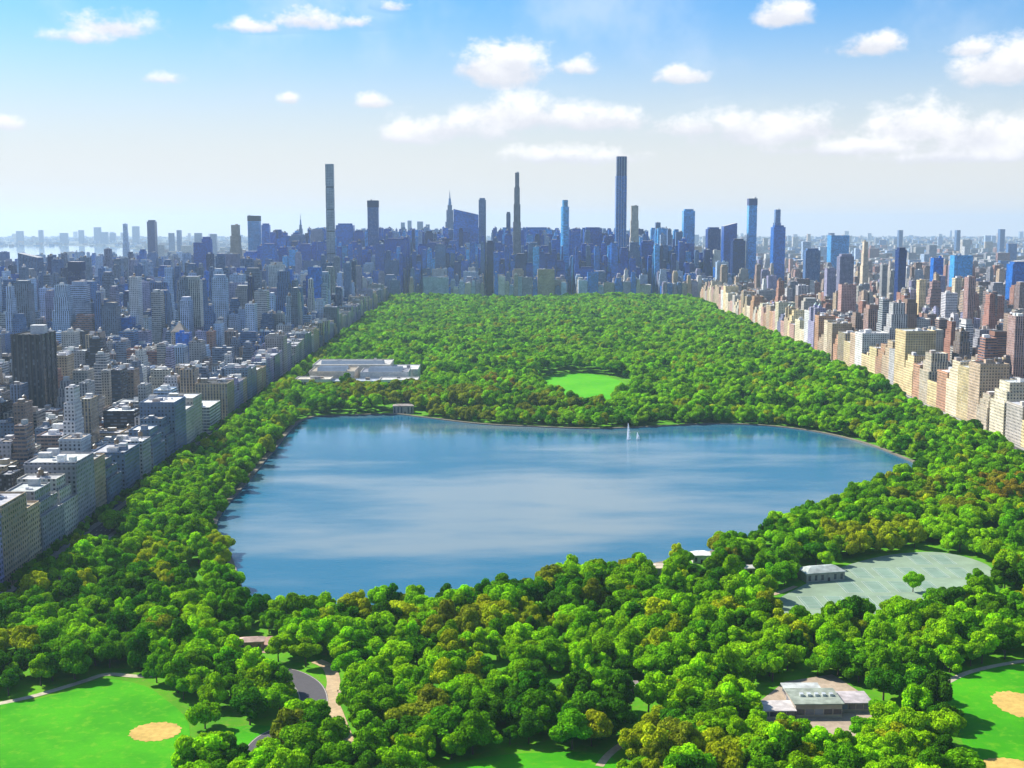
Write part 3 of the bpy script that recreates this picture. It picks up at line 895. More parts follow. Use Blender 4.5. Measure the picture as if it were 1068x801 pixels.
hand(742, 753, 261, 3900, 'white', 'masonry', 'setback', 'white slim tower at the far end of the right park-front row')
hand(918, 926, 276, 3000, 'grey', 'masonry', 'block', 'grey block left of the dark navy tower', 'apartment_building')
hand(948, 955, 279, 2950, 'brown', 'masonry', 'setback', 'brown block just right of the dark navy tower', 'apartment_building')
# left of the park
hand(258, 272, 225, 4650, 'sky blue glass', 'ribbon', 'banded', 'light blue tower with black crown left of the pencil tower', dep=45)
hand(272.5, 282, 233, 4750, 'blue glass', 'glass', 'tower', 'blue tower right behind the black-crowned light blue tower', dep=30)
hand(239, 252, 234.5, 4250, 'tan', 'masonry', 'setback', 'pale tan tower left of the black-crowned light blue tower', dep=34)
hand(196, 227, 253, 3700, 'deep blue glass', 'glass', 'podium', 'broad deep blue block left of the pale tan tower', 'office_tower', dep=40)
hand(210, 221, 247, 3760, 'deep blue glass', 'glass', 'tower', 'narrow deep blue top rising behind the broad deep blue block', 'office_tower', dep=24)
hand(190, 199.5, 264, 3300, 'pale blue', 'masonry', 'block', 'pale blue-white slab in front of the broad deep blue block')
hand(235, 250.5, 265, 3250, 'lilac grey', 'piers', 'block', 'pale lilac slab below the pale tan tower', dep=26)
hand(254, 271, 262, 3950, 'blue glass', 'glass', 'tower', 'medium blue block at the foot of the black-crowned tower', 'office_tower')
hand(273, 289, 254, 3900, 'blue glass', 'glass', 'tower', 'blue block right of the black-crowned tower foot', 'office_tower')
hand(309, 317.5, 222, 5300, 'blue grey', 'piers', 'spire', 'pointed spire tower left of the pale grey pencil tower', 'spire_tower', dep=40)
hand(301.5, 319, 244.5, 4500, 'blue grey', 'piers', 'tower', 'grey-blue wide block below the pointed spire tower', 'office_tower')
hand(294, 299, 242, 4700, 'grey', 'masonry', 'setback', 'thin grey tower left of the pointed spire tower', dep=18)
hand(324, 338, 238.5, 4300, 'lilac grey', 'piers', 'tower', 'lilac block immediately left of the pale grey pencil tower', 'office_tower')
hand(153, 163.5, 229.5, 5200, 'navy', 'glass', 'tower', 'lone dark navy tower near the left end of the skyline', dep=38)
hand(127, 134, 233.5, 5600, 'pale blue', 'masonry', 'setback', 'pale thin tower left of the lone dark navy tower', dep=28)
hand(18.5, 45, 264, 3000, 'blue grey', 'piers', 'slope', 'blue-grey tower with slanted roof before the river', dep=40, drop=.93)
hand(8, 16.5, 277, 2800, 'navy', 'piers', 'block', 'dark slab at the left picture edge before the river', dep=30)
hand(71, 88.5, 273, 2750, 'navy', 'masonry', 'mushroom', 'dark tower with overhanging flat top before the river', dep=32)
hand(106, 118, 259.5, 3100, 'lilac grey', 'piers', 'setback', 'tall lilac tower right of the overhanging-topped tower', dep=26)
hand(145, 153, 260, 3700, 'blue glass', 'glass', 'tower', 'thin blue tower below the lone dark navy tower', dep=24)
hand(150, 169, 299, 2500, 'blue grey', 'ribbon', 'block', 'blue-grey slab with pale roof in the left district', 'apartment_building', roof='white')
hand(12, 57, 349, 1400, 'charcoal', 'piers', 'notched', 'big dark charcoal ribbed tower block at left', 'apartment_tower', dep=44, roof='dark', pu=4)
hand(178, 196.5, 336, 1900, 'tan', 'masonry', 'pyramid', 'tan tower with pointed roof in the left district', 'apartment_tower', dep=27, roof='tan')
# the white block and slab in the left park-front row
x0, _ = at_depth(184, 400, 1335)
spec(LBX - 52, LBX - 1, 1318, 1372, 30, 'ribbon', 'white', 'white', 'block', 'museum_building', 'museum', 'low white blocky building in the left park-front row', None, hand=True, nclut=3)
spec(LBX - 52, LBX - 34, 1290, 1316, 52, 'ribbon', 'pale blue', 'white', 'block', 'apartment_building', 'building', 'pale blue-white slab beside the low white blocky building', None, hand=True)
hand(2, 22, 462, 1120, 'red brick', 'masonry', 'setback', 'red brick block below the dark ribbed tower at left edge', 'apartment_building', dep=30)

# --- the two park-front rows
def front_row(side, y0, y1, palette, hmin, hmax):
    y = y0
    while y < y1:
        w = random.uniform(22, 44)
        if random.random() < .22: y += 9
        d = random.uniform(26, 42)
        xa, xb = ((LBX - d, LBX - random.uniform(0, 1.5)) if side < 0 else (RBX + slant(y + w) + random.uniform(0, 1.5), RBX + slant(y + w) + d))
        if not hit(xa, xb, y, y + w):
            c = random.choice(palette)
            h = random.uniform(hmin, hmax)
            shp = 'block'
            r_ = random.random()
            if r_ < .28: shp = 'setback'
            elif r_ < .36 and side > 0 and w > 30: shp = 'twin'; h *= 1.5
            elif r_ < .40: h *= 1.3
            s = spec(xa, xb, y, y + w - 1.2, h, random.choice(['masonry', 'masonry', 'piers', 'masonry']), c, random.choice(['white', 'pale grey', 'pale grey', 'tan', 'silver', 'dark']), shp,
                 tank=random.random() < .5, front=side, nclut=random.randint(2, 4))
        y += w
front_row(-1, 560, 3716, ['limestone', 'slate', 'grey', 'buff brick', 'grey', 'slate', 'lilac grey'], 35, 50)
front_row(1, 900, 3716, ['pale yellow', 'cream', 'cream', 'pink', 'salmon', 'tan', 'white', 'pale yellow', 'buff brick', 'pale yellow', 'tan', 'cream', 'lilac grey', 'pink', 'pale yellow', 'cream', 'buff brick', 'limestone', 'salmon'], 30, 70)

# --- street grid of blocks behind them
def fill_block(xa, xb, ya, yb, palette, hfun, far):
    rows = [(ya, (ya + yb) / 2 - 1.5), ((ya + yb) / 2 + 1.5, yb)]
    for (y0, y1) in rows:
        x = xa
        while x < xb - 8:
            big = random.random()
            w = random.uniform(9, 17) if big < .6 else random.uniform(17, 32) if big < .95 else random.uniform(32, 46)
            if far: w = max(13, w * 1.15)
            if x + w > xb: w = xb - x
            if w < 6: break
            h, shp, st, c, rf = hfun(x + w / 2, y0, w)
            yy0, yy1 = y0 + random.uniform(0, 2.5), y1 - random.uniform(0, 5)
            if not hit(x, x + w - .8, yy0, yy1):
                px, py = project(x + w / 2, y0, h)
                if -90 < px < 1160:
                    spec(x, x + w - .8, yy0, yy1, h, st, c, rf, shp, tank=random.random() < .3, nclut=random.randint(1, 3), cornice=h < 70)
            x += w

def cap_height(x, y, h, row):
    """keep the crowd of ordinary roofs under the skyline the photograph shows"""
    return min(h, H - (row - HORIZON) * y / F)

def h_left(x, y, w):
    r_ = random.random()
    if y < 2100:
        h = random.uniform(14, 24) if r_ < .55 else random.uniform(28, 52) if r_ < .92 else random.uniform(58, 82)
        h = cap_height(x, y, h, 345 if y > 1500 else 385)
    else:
        k = min(1, (y - 2100) / 1900)
        h = random.uniform(16, 32) if r_ < .30 else random.uniform(38, 75) if r_ < .72 else random.uniform(75, 135 + 40 * k)
        h = cap_height(x, y, h, random.uniform(262, 298))
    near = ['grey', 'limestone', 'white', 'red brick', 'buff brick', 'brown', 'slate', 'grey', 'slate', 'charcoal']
    far = ['pale blue', 'white', 'slate', 'pale blue', 'lilac grey', 'blue slate', 'blue slate', 'blue grey', 'pale blue', 'deep blue glass', 'blue slate', 'lilac grey', 'slate', 'navy', 'blue grey', 'grey', 'blue glass']  # distant blocks: haze blue and sunlit pale faces put into wall colour
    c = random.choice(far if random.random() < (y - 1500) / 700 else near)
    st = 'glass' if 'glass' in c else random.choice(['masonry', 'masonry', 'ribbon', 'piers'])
    return h, ('setback' if h > 45 and random.random() < .4 else 'tower' if h > 70 and random.random() < .5 else 'block'), st, c, random.choice(['white', 'white', 'pale grey', 'silver', 'tan', 'dark', 'pale grey'])

def h_right(x, y, w):
    r_ = random.random()
    h = random.uniform(13, 20) if r_ < .55 else random.uniform(26, 52) if r_ < .90 else random.uniform(60, 110)
    h = cap_height(x, y, h, random.uniform(268, 305))
    c = random.choice(['red brick', 'brown', 'buff brick', 'tan', 'grey', 'limestone', 'pink', 'white', 'brown', 'lilac grey', 'red brick'])
    st = random.choice(['masonry', 'masonry', 'masonry', 'piers', 'ribbon'])
    return h, ('setback' if h > 45 and random.random() < .45 else 'tower' if h > 70 and random.random() < .4 else 'block'), st, c, random.choice(['dark', 'dark', 'pale grey', 'silver', 'tan', 'white'])

def h_mid(x, y, w):
    r_ = random.random()
    first = y < 3900
    if first:
        h = random.uniform(45, 110); row = random.uniform(278, 300)
        c = random.choice(['pale blue', 'limestone', 'lilac grey', 'white', 'blue grey', 'blue glass', 'tan', 'pale blue'])
    else:
        h = random.uniform(110, 260); row = random.uniform(237, 262) if y > 4250 else random.uniform(252, 284)
        c = random.choice(['blue glass', 'deep blue glass', 'blue grey', 'blue glass', 'sky blue glass', 'deep blue glass', 'navy', 'deep blue glass', 'blue slate', 'pale blue'])  # mostly blue glass, its blue deepened to paint in the distance haze
    if x > 690: h = random.uniform(40, 120); row = random.uniform(262, 285)
    h = max(25, cap_height(x, y, h, row))
    st = 'glass' if ('glass' in c or c == 'navy') else random.choice(['masonry', 'piers', 'ribbon'])
    return h, ('setback' if random.random() < .35 else 'tower' if random.random() < .6 else 'block'), st, c, random.choice(['pale grey', 'silver', 'white', 'dark'])

LB = []
x = LBX - 44
LB.append((x - 82, x)); x -= 82 + 26
for w in (128, 128, 128, 180, 190, 200, 190): LB.append((x - w, x)); x -= w + 28
RB = []
x = RBX + 44
RB.append((x, x + 196)); x += 196 + 26
for w in (240, 150, 150, 130, 160, 200): RB.append((x, x + w)); x += w + 28
pave = MB()
for yb in np.arange(560, 3700, 80.0):
    for (xa, xb) in LB:
        if xa < -.42 * (yb + 80) - 60 and xb < -.42 * (yb + 80) - 60: continue
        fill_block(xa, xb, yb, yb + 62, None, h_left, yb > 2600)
        pave.box(xa - 4, xb + 4, yb - 4, yb + 66, .02, .17, (.28, .27, .26), 'stone')
    for (xa, xb) in RB:
        xa, xb = xa + slant(yb + 62), xb + slant(yb + 62)
        if xa > .47 * (yb + 80) + 60: continue
        fill_block(xa, xb, yb, yb + 62, None, h_right, yb > 2600)
        pave.box(xa - 4, xb + 4, yb - 4, yb + 66, .02, .17, (.28, .27, .26), 'stone')
for yb in np.arange(3748, 6300, 80.0):
    xx = -1750.0
    while xx < 2050:
        fill_block(xx, xx + 225, yb, yb + 62, None, h_mid if -900 < xx < 760 else (h_left if xx < 0 else h_right), True)
        pave.box(xx - 4, xx + 229, yb - 4, yb + 66, .02, .17, (.28, .27, .26), 'stone')
        xx += 253
tag(pave.build('city_pavement'), 'kerbed pavements of the city blocks', 'pavement', kind='structure')

# --- which buildings show: coverage front to back
cov = np.zeros((801, 1068), bool)
def bbox(s):
    us = []; vs = []
    for x in (s['x0'], s['x1']):
        for y in (s['y0'], s['y1']):
            for z in (0, s['h']):
                u, v = project(x, y, z); us.append(u); vs.append(v)
    return min(us), max(us), min(vs), max(vs)
TREE_ROW_H = 15.0
for s in sorted(SPECS, key=lambda s: s['y0']):
    u0, u1, v0, v1 = bbox(s)
    s['pu_'] = (u0 + u1) / 2; s['pv_'] = v0
    a0, a1, b0, b1 = int(max(0, u0)), int(min(1068, u1 + .5)), int(max(0, v0)), int(min(801, v1))
    if a1 <= a0 or b1 <= b0:
        s['vis'] = 0; continue
    sub = cov[b0:b1, a0:a1]
    s['vis'] = int((~sub).sum())
    sub[:] = True
ordinary = sorted([s for s in SPECS if not s.get('hand')], key=lambda s: -s['vis'])
single = [s for s in ordinary[:290] if s['vis'] > 0]
rest = [s for s in ordinary[len(single):]]

# labels of the ordinary buildings: look + neighbour + order
BANCH = [('the dark charcoal ribbed tower', 35, 395), ('the tan pointed-roof tower', 187, 362), ('the low white blocky building', 215, 420), ('the pale museum', 372, 385),
         ('the red brick block at the left edge', 12, 470), ('the lone dark navy tower', 158, 262), ('the overhanging-topped tower', 80, 300), ('the pale grey pencil tower', 343, 260),
         ('the pale tan tower', 245, 270), ('the dark blue box tower', 455, 275), ('the dark grey pencil tower', 539, 260), ('the tallest dark tower', 648, 260), ('the deep blue corner tower', 716, 280),
         ('the white ribbed slab', 837, 310), ('the slim cream tower', 902, 280), ('the dark navy tower on the right', 940, 290), ('the pink slab tower', 1012, 330), ('the right blue towers', 990, 285),
         ('the slender light blue tower', 785, 260), ('the right end of the park', 1000, 420), ('the blue-grey pale-roofed slab', 160, 320)]
def sizeword(h):
    return 'low' if h < 24 else 'medium' if h < 60 else 'tall'
def relation(u, v, a):
    dx, dy = u - a[1], v - a[2]
    if abs(dx) > 1.2 * abs(dy): return ('right of ' if dx > 0 else 'left of ') + a[0]
    return ('in front of ' if dy > 0 else 'behind ') + a[0]
def ordlabels(items, keyf, textf):
    groups = {}
    for it in items: groups.setdefault(keyf(it), []).append(it)
    for k, g in groups.items():
        g.sort(key=lambda it: it['pu_'])
        for i, it in enumerate(g):
            it['label'] = textf(k, i, len(g))
for s in single:
    s['look'] = f"{sizeword(s['h'])} {s['cname'].replace(' glass', '-glass')}"
    if s.get('front') == -1: s['place'] = 'in left park-front row'
    elif s.get('front') == 1: s['place'] = 'in right park-front row'
    else:
        a = min(BANCH, key=lambda a: (s['pu_'] - a[1]) ** 2 + (2.2 * (s['pv_'] + 10 - a[2])) ** 2)
        s['place'] = relation(s['pu_'], s['pv_'] + 10, a)
    s['form'] = {'setback': 'stepped block', 'tower': 'tower', 'twin': 'twin-towered block'}.get(s['shape'], 'block')
def btext(k, i, n):
    look, form, place = k
    if n == 1: return f'{look} {form} {place}'
    return f'{look} {form} {place}, '.replace('the pale grey pencil tower', 'grey pencil tower').replace('the right blue towers', 'right blue towers') + (f'{ORD[i]} from left' if i else 'leftmost')
ordlabels(single, lambda s: (s['look'], s['form'], s['place']), btext)
for s in single:
    if len(s['label'].split()) > 16: s['label'] = s['label'].replace('in front of', 'before').replace(' twin-towered block', ' twin block')
# nothing may read the same
seen = {}
for s in single:
    if s['label'] in seen: s['label'] = s['roof'] + ' roofed ' + s['label']
    seen[s['label']] = 1

def emit_single(s):
    parts = []; once = {}
    def sink(nm):
        if nm in ('wall', 'crown', 'spire') and nm in once:
            return once[nm]
        once[nm] = MB(); parts.append((nm, once[nm]))
        return once[nm]
    cx, cy = (s['x0'] + s['x1']) / 2, (s['y0'] + s['y1']) / 2
    make_building(s, sink)
    grp = s['group'] or ('buildings left of the park' if cx < -200 and cy < 3735 else 'buildings right of the park' if cx > 500 and cy < 3735 else 'buildings beyond the park')
    root = empty(s['name'], (cx, cy, 0), s['label'], s['cat'], grp)
    for nm, b in parts:
        if not b.f: continue
        b.v = [(v[0] - cx, v[1] - cy, v[2]) for v in b.v]
        b.build(nm, root)
for s in SPECS:
    if s.get('hand'): emit_single(s)
for s in single: emit_single(s)
bulk = MB()
for s in rest: make_building(s, lambda nm: bulk)
tag(bulk.build('city_blocks'), 'mass of smaller city buildings filling the streets on both sides', 'buildings', kind='stuff')

# --- the far city along the horizon, one uncountable mass
b = MB()
for k in range(5200):
    y = 6400 + 19000 * rng.random() ** 1.5
    x = rng.uniform(-.47, .5) * y
    if inside(river, np.array([x]), np.array([y]))[0]: continue
    h = rng.uniform(10, 42) * (1 + (rng.random() < .08) * rng.uniform(1, 3.0))
    if -1500 < x < 900 and y < 9000: h *= 1.7
    h = min(h, H - rng.uniform(5, 12) * y / F) if y < 16000 else h
    if h < 8: continue
    w, d = rng.uniform(20, 75), rng.uniform(20, 60)
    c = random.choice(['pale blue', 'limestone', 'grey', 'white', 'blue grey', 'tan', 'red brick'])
    b.box(x, x + w, y, y + d, 0, h, jit(COLS[c]), random.choice(['masonry', 'ribbon']), topcol=jit(random.choice([(.6, .6, .6), (.35, .35, .35), (.12, .12, .12)])), topmat='roof')
for (px, top, w) in [(20, 241, 7), (42, 240, 4), (66, 243, 8), (84, 240, 5), (101, 237, 7), (108, 242, 8), (117, 243, 6), (141, 236, 7), (178, 243, 5), (186, 240, 4), (206, 243, 7), (222, 244, 6), (420, 232, 4), (427, 230, 4), (438, 231, 6), (446, 234, 4), (600, 238, 5), (868, 243, 5), (940, 240, 4), (1000, 240, 4), (1046, 239, 5)]:
    y = random.uniform(15500, 17000) if px < 150 else random.uniform(9000, 10500)
    xa, z = at_depth(px - w / 2, top, y); xb, _ = at_depth(px + w / 2, top, y)
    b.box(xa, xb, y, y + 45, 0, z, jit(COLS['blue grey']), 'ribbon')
tag(b.build('distant_city'), 'faint hazy far-off city along the horizon', 'buildings', kind='stuff')

# ------------------------------------------------------------------ museum and small park buildings
bx0, by0 = -258, 1668
mus = empty('museum', (bx0 + 80, by0 + 85, 0), 'pale sprawling museum complex with many flat roofs at the lake end', 'museum')
def part(root, nm, fn):
    b = MB(); fn(b)
    o = root.location
    b.v = [(v[0] - o.x, v[1] - o.y, v[2] - o.z) for v in b.v]
    return b.build(nm, root)
def wing(x0, x1, y0, y1, h, c, rc=(.6, .6, .58), st='ribbon'):
    def f(b):
        b.wallring(rect(x0, x1, y0, y1), 0, h, c, st, 6, 7)
        q = rect(x0 + .8, x1 - .8, y0 + .8, y1 - .8); p = rect(x0, x1, y0, y1)
        for i in range(4):
            j = (i + 1) % 4
            b.face([(*p[i], h), (*p[j], h), (*q[j], h), (*q[i], h)], (.40, .38, .34), 'stone')
            b.face([(*q[j], h - 1.2), (*q[i], h - 1.2), (*q[i], h), (*q[j], h)], c, 'stone')
    w = part(mus, 'wing', f)
    rb = MB(); o = mus.location
    rb.cap([(x - o.x, y - o.y) for x, y in rect(x0 + .8, x1 - .8, y0 + .8, y1 - .8)], h - 1.2, rc, 'roof')
    r = rb.build('roof', w)
    return w
wing(bx0, bx0 + 48, by0, by0 + 34, 17, (.58, .54, .46), (.46, .43, .36))
wing(bx0 + 49, bx0 + 112, by0 + 4, by0 + 34, 14, (.45, .50, .56), (.34, .38, .43))
wing(bx0 + 113, bx0 + 165, by0, by0 + 34, 16, (.62, .60, .56), (.52, .51, .48))
wing(bx0 + 14, bx0 + 76, by0 + 40, by0 + 100, 23, (.52, .45, .36), (.30, .26, .2), 'stone')
wing(bx0 + 84, bx0 + 150, by0 + 40, by0 + 92, 22, (.50, .50, .50), (.20, .21, .24), 'stone')
wing(bx0 + 10, bx0 + 120, by0 + 104, by0 + 180, 25, (.55, .52, .45), (.42, .41, .38), 'stone')
wing(bx0 + 122, bx0 + 160, by0 + 98, by0 + 160, 19, (.6, .58, .52), (.5, .5, .5), 'stone')
for (x0, x1, y0, y1, z) in [(bx0 + 24, bx0 + 64, by0 + 48, by0 + 60, 21.8), (bx0 + 24, bx0 + 64, by0 + 70, by0 + 84, 21.8), (bx0 + 94, bx0 + 140, by0 + 50, by0 + 62, 20.8), (bx0 + 94, bx0 + 140, by0 + 70, by0 + 84, 20.8), (bx0 + 20, bx0 + 110, by0 + 120, by0 + 134, 23.8)]:
    ym = (y0 + y1) / 2
    def skyl(b):
        b.face([(x0, y0, z), (x1, y0, z), (x1, ym, z + 5), (x0, ym, z + 5)], (.16, .2, .25), 'pane')
        b.face([(x0, ym, z + 5), (x1, ym, z + 5), (x1, y1, z), (x0, y1, z)], (.5, .52, .55), 'metal')
        b.face([(x0, y1, z), (x0, y0, z), (x0, ym, z + 5)], (.5, .5, .5), 'stone')
        b.face([(x1, y0, z), (x1, y1, z), (x1, ym, z + 5)], (.5, .5, .5), 'stone')
    part(mus, 'skylight', skyl)
for k in range(16):
    ux, uy, uz = random.choice([(bx0 + 92, by0 + 20, 12.8), (bx0 + 65, by0 + 92, 21.8), (bx0 + 100, by0 + 160, 23.8), (bx0 + 50, by0 + 160, 23.8), (bx0 + 140, by0 + 130, 17.8), (bx0 + 24, by0 + 18, 15.8), (bx0 + 140, by0 + 18, 14.8)])
    ux += random.uniform(-10, 10); uy += random.uniform(-9, 9); us = random.uniform(1.5, 4)
    part(mus, 'rooftop_unit', lambda b: b.box(ux - us, ux + us, uy - us * .7, uy + us * .7, uz, uz + random.uniform(2, 4), random.choice([(.2, .2, .22), (.5, .48, .44), (.32, .26, .2)]), 'stone'))
MUS = rect(bx0 - 6, bx0 + 172, by0 - 4, by0 + 186)

def small_house(nm, px, py, w, d, h, wallc, roofc, label, cat, rot=0, hip=.25, wings=()):
    gx, gy = G(px, py)
    root = empty(nm, (gx, gy, .2), label, cat)
    root.rotation_euler.z = rot
    def place(fn, name, parent=root):
        b = MB(); fn(b); return b.build(name, parent)
    def walls(b):
        b.wallring(rect(-w / 2, w / 2, -d / 2, d / 2), 0, h, wallc, 'stone')
    wl = place(walls, 'wall')
    def rf(b):
        e = .7
        p = rect(-w / 2 - e, w / 2 + e, -d / 2 - e, d / 2 + e); k = min(w, d) * .42
        q = rect(-w / 2 + k, w / 2 - k, -d / 2 + k, d / 2 - k)
        b.face([(*p[i], h + .02) for i in (3, 2, 1, 0)], roofc, 'roof')
        b.wallring(p, h + .02, h + .5, roofc, 'roof')
        b.wallring(p, h + .5, h + .5 + k * hip * 2, roofc, 'roof', top=q)
        b.cap(q, h + .5 + k * hip * 2, roofc, 'roof')
    place(rf, 'roof')
    nW = max(2, int(w // 4))
    for k in range(nW):
        xx = -w / 2 + w * (k + .5) / nW
        if k == nW // 2:
            place(lambda b: b.box(xx - .8, xx + .8, -d / 2 - .12, -d / 2 - .005, 0, 2.6, (.08, .06, .05), 'stone'), 'door')
        else:
            place(lambda b: b.box(xx - .8, xx + .8, -d / 2 - .1, -d / 2 - .005, 1.2, h - 1, (.04, .05, .07), 'pane'), 'window')
    return root
small_house('tennis_house', 856, 604, 26, 13, 5.5, (.36, .33, .28), (.33, .37, .34), 'low grey roofed tennis pavilion beside the courts', 'pavilion', R(12))
small_house('gatehouse', 731, 586, 12, 9, 5, (.5, .48, .44), (.72, .71, .68), 'small white roofed stone gatehouse on the near lake shore', 'gatehouse')
small_house('pump_house', 688, 598, 11, 8, 4, (.42, .38, .30), (.62, .52, .42), 'small tan pump house by the water left of the white gatehouse', 'pump house')
small_house('stone_gatehouse', 421, 431, 24, 12, 9, (.36, .32, .28), (.30, .26, .24), 'dark stone gatehouse at the far left lake shore', 'gatehouse', 0, .15)
small_house('shelter', 655, 722, 9, 7, 3.5, (.35, .28, .24), (.45, .36, .33), 'small pinkish roofed shelter among the bottom middle trees', 'shelter')
small_house('comfort_station', 262, 676, 13, 7, 4.0, (.32, .2, .15), (.40, .28, .23), 'small brick park hut on the pinkish plaza', 'hut', R(8))
small_house('park_shed', 782, 598, 12, 6, 3.6, (.32, .3, .25), (.45, .45, .42), 'low grey shed left of the tennis pavilion', 'shed')

rx, ry = G(848, 746)
rec = empty('recreation_building', (rx, ry, .2), 'low recreation building with pale green and grey roofs at lower right', 'building')
def rpart(nm, x0, x1, y0, y1, h, wc, rc):
    b = MB(); b.wallring(rect(x0, x1, y0, y1), 0, h, wc, 'ribbon', 4, 5); o = b.build(nm, rec)
    r_ = MB(); e = .8
    r_.box(x0 - e, x1 + e, y0 - e, y1 + e, h + .02, h + .55, rc, 'roof'); r_.build('roof', o)
rpart('hall', -9, 12, -4, 14, 6.5, (.36, .31, .26), (.24, .27, .22))
rpart('wing', 12.9, 27, 2, 15, 4.5, (.36, .3, .26), (.40, .36, .36))
rpart('wing', -25, -10, -6, 5, 4.2, (.38, .33, .28), (.50, .46, .44))
rpart('wing', -8, 8, 15.2, 26, 4.6, (.36, .3, .25), (.40, .42, .40))
for k in range(5):
    b = MB(); b.box(-5 + k * 3.4, -3.4 + k * 3.4, 4, 6.4, 7.0, 8.2, (.5, .52, .52), 'metal')
    b.build('rooftop_unit', rec)
REC = ccw([(rx - 30, ry - 12), (rx + 32, ry - 12), (rx + 32, ry + 34), (rx - 30, ry + 34)])

# fountain jet in the lake
fx, fy = G(655, 459)
ft = empty('fountain', (fx, fy, .45), 'white fountain jet rising from the far side of the lake', 'fountain')
def jet(x, y, hh, r, seedn, nm):
    b = MB(); rr = random.Random(seedn)
    b.cyl(x, y, r * .9, 0, hh * .5, (.9, .93, .96), 'spray', 8, r2=r * .55, cap=False)
    b.cyl(x, y, r * .55, hh * .5, hh * .95, (.9, .93, .96), 'spray', 8, r2=.08, cap=False)
    for k in range(260):
        u = rr.random() ** .8; z = hh * (1 - u * .98)
        rad = r * (.3 + 1.7 * u) * rr.random() ** .5; a = rr.uniform(0, 6.283)
        s_ = rr.uniform(.12, .4); cx, cy = x + rad * math.cos(a) + u * 1.2, y + rad * math.sin(a)
        n_ = Vector((rr.gauss(0, 1), rr.gauss(0, 1), rr.gauss(0, 1))).normalized(); t1 = n_.orthogonal().normalized() * s_; t2 = n_.cross(t1)
        c = Vector((cx, cy, max(.1, z)))
        b.face([tuple(c + t1), tuple(c + t2), tuple(c - t1), tuple(c - t2)], (1, 1, 1), 'spray')
    return b.build(nm, ft)
jet(0, 0, 17, 1.3, 1, 'water_jet'); jet(10, 3, 7, 1.0, 2, 'water_jet')

# ------------------------------------------------------------------ trees
def leaf_mesh(seed, flat=.72, dens=1.0, conical=False):
    """unit crown: radius 1, centred on z = 0; many leaf clumps on several uneven lobes"""
    r_ = np.random.default_rng(seed)
    b = MB()
    lobes = []
    nl = int(r_.integers(14, 21))
    for k in range(nl):
        d = r_.normal(size=3); d /= np.linalg.norm(d)
        if d[2] < -.5: d[2] *= -1
        rad = .80 * r_.uniform(.45, 1.05)
        c = d * rad * np.array([1, 1, flat])
        lr = r_.uniform(.15, .40)
        lobes.append((c, lr, r_.uniform(.78, 1.22)))
    lobes.append((np.array([0, 0, 0.0]), .52, 1.0))
    for (c, lr, tint) in lobes:
        nq = int(430 * dens * lr * lr / .16)
        for q in range(nq):
            d = r_.normal(size=3); d /= np.linalg.norm(d)
            p = c + d * lr * np.array([1, 1, .86]) * r_.uniform(.86, 1.13)
            if any(np.linalg.norm((p - c2) / np.array([1, 1, .86])) < l2 * .80 for c2, l2, _ in lobes if l2 != lr): continue
            nrm = d + r_.normal(size=3) * .55 + np.array([0, 0, .15]); nrm /= np.linalg.norm(nrm)
            a = np.cross(nrm, r_.normal(size=3)); a /= np.linalg.norm(a); bb = np.cross(nrm, a)
            s1 = r_.uniform(.035, .08); s2 = s1 * r_.uniform(.6, 1.0)
            k = tint * r_.uniform(.62, 1.38)
            b.face([tuple(p + a * s1), tuple(p + bb * s2), tuple(p - a * s1), tuple(p - bb * s2)], (k, k, k * r_.uniform(.8, 1.1)), 'leaf')
        # inner mass so that the crown is not see-through everywhere
        m_ = 7
        for i in range(m_):
            for j in range(4):
                def sp(ii, jj):
                    th = math.pi * jj / 4; ph = 2 * math.pi * ii / m_
                    return (c[0] + lr * .80 * math.sin(th) * math.cos(ph), c[1] + lr * .80 * math.sin(th) * math.sin(ph), c[2] + lr * .68 * math.cos(th))
                b.face([sp(i, j), sp(i, j + 1), sp(i + 1, j + 1), sp(i + 1, j)], (tint,) * 3, 'leaf')
    return mesh_of('crown', b)
def trunk_mesh(seed):
    """unit height 1 trunk up to crown centre with limbs; scaled per tree"""
    rr = random.Random(seed); b = MB(); col = (.11, .085, .06)
    def limb(p, q, r1, r2):
        p, q = Vector(p), Vector(q); d = (q - p).normalized(); a = d.orthogonal().normalized(); c = d.cross(a); n = 6
        for i in range(n):
            t0, t1 = 2 * math.pi * i / n, 2 * math.pi * (i + 1) / n
            e = lambda o, r, t_: tuple(o + (a * math.cos(t_) + c * math.sin(t_)) * r)
            b.face([e(p, r1, t0), e(p, r1, t1), e(q, r2, t1), e(q, r2, t0)], col, 'bark')
    limb((0, 0, 0), (.02, 0, .45), .055, .04); limb((.02, 0, .45), (0, .03, 1.0), .04, .018)
    for k in range(5):
        a = k * 1.257 + rr.uniform(-.3, .3); z = rr.uniform(.36, .6)
        limb((0.01, 0, z), (.34 * math.cos(a), .34 * math.sin(a), z + rr.uniform(.25, .4)), .028, .01)
    return mesh_of('trunk', b)
CROWNS = [leaf_mesh(100 + k, [.8, .88, .74, .98, .82, .78, .92, .86][k], 1.7) for k in range(8)]
KCROWN = {}
for kd in KINDS:
    for k in range(8):
        m2 = CROWNS[k].copy(); m2.name = 'crown'
        m2.materials[0] = MATS[MI['leaf ' + kd]]
        KCROWN[kd, k] = m2
TRUNKS = [trunk_mesh(k) for k in range(3)]

def snoise(x, y, s, ph=0):
    x = x / s; y = y / s
    return (np.sin(x * 1.7 + 1.3 * np.sin(y * 1.1 + ph) + ph) + np.sin(y * 2.1 + 1.7 * np.sin(x * .9 + 2 * ph) + 2.3 * ph) + np.sin((x + y) * 1.3 + ph * 3)) / 3

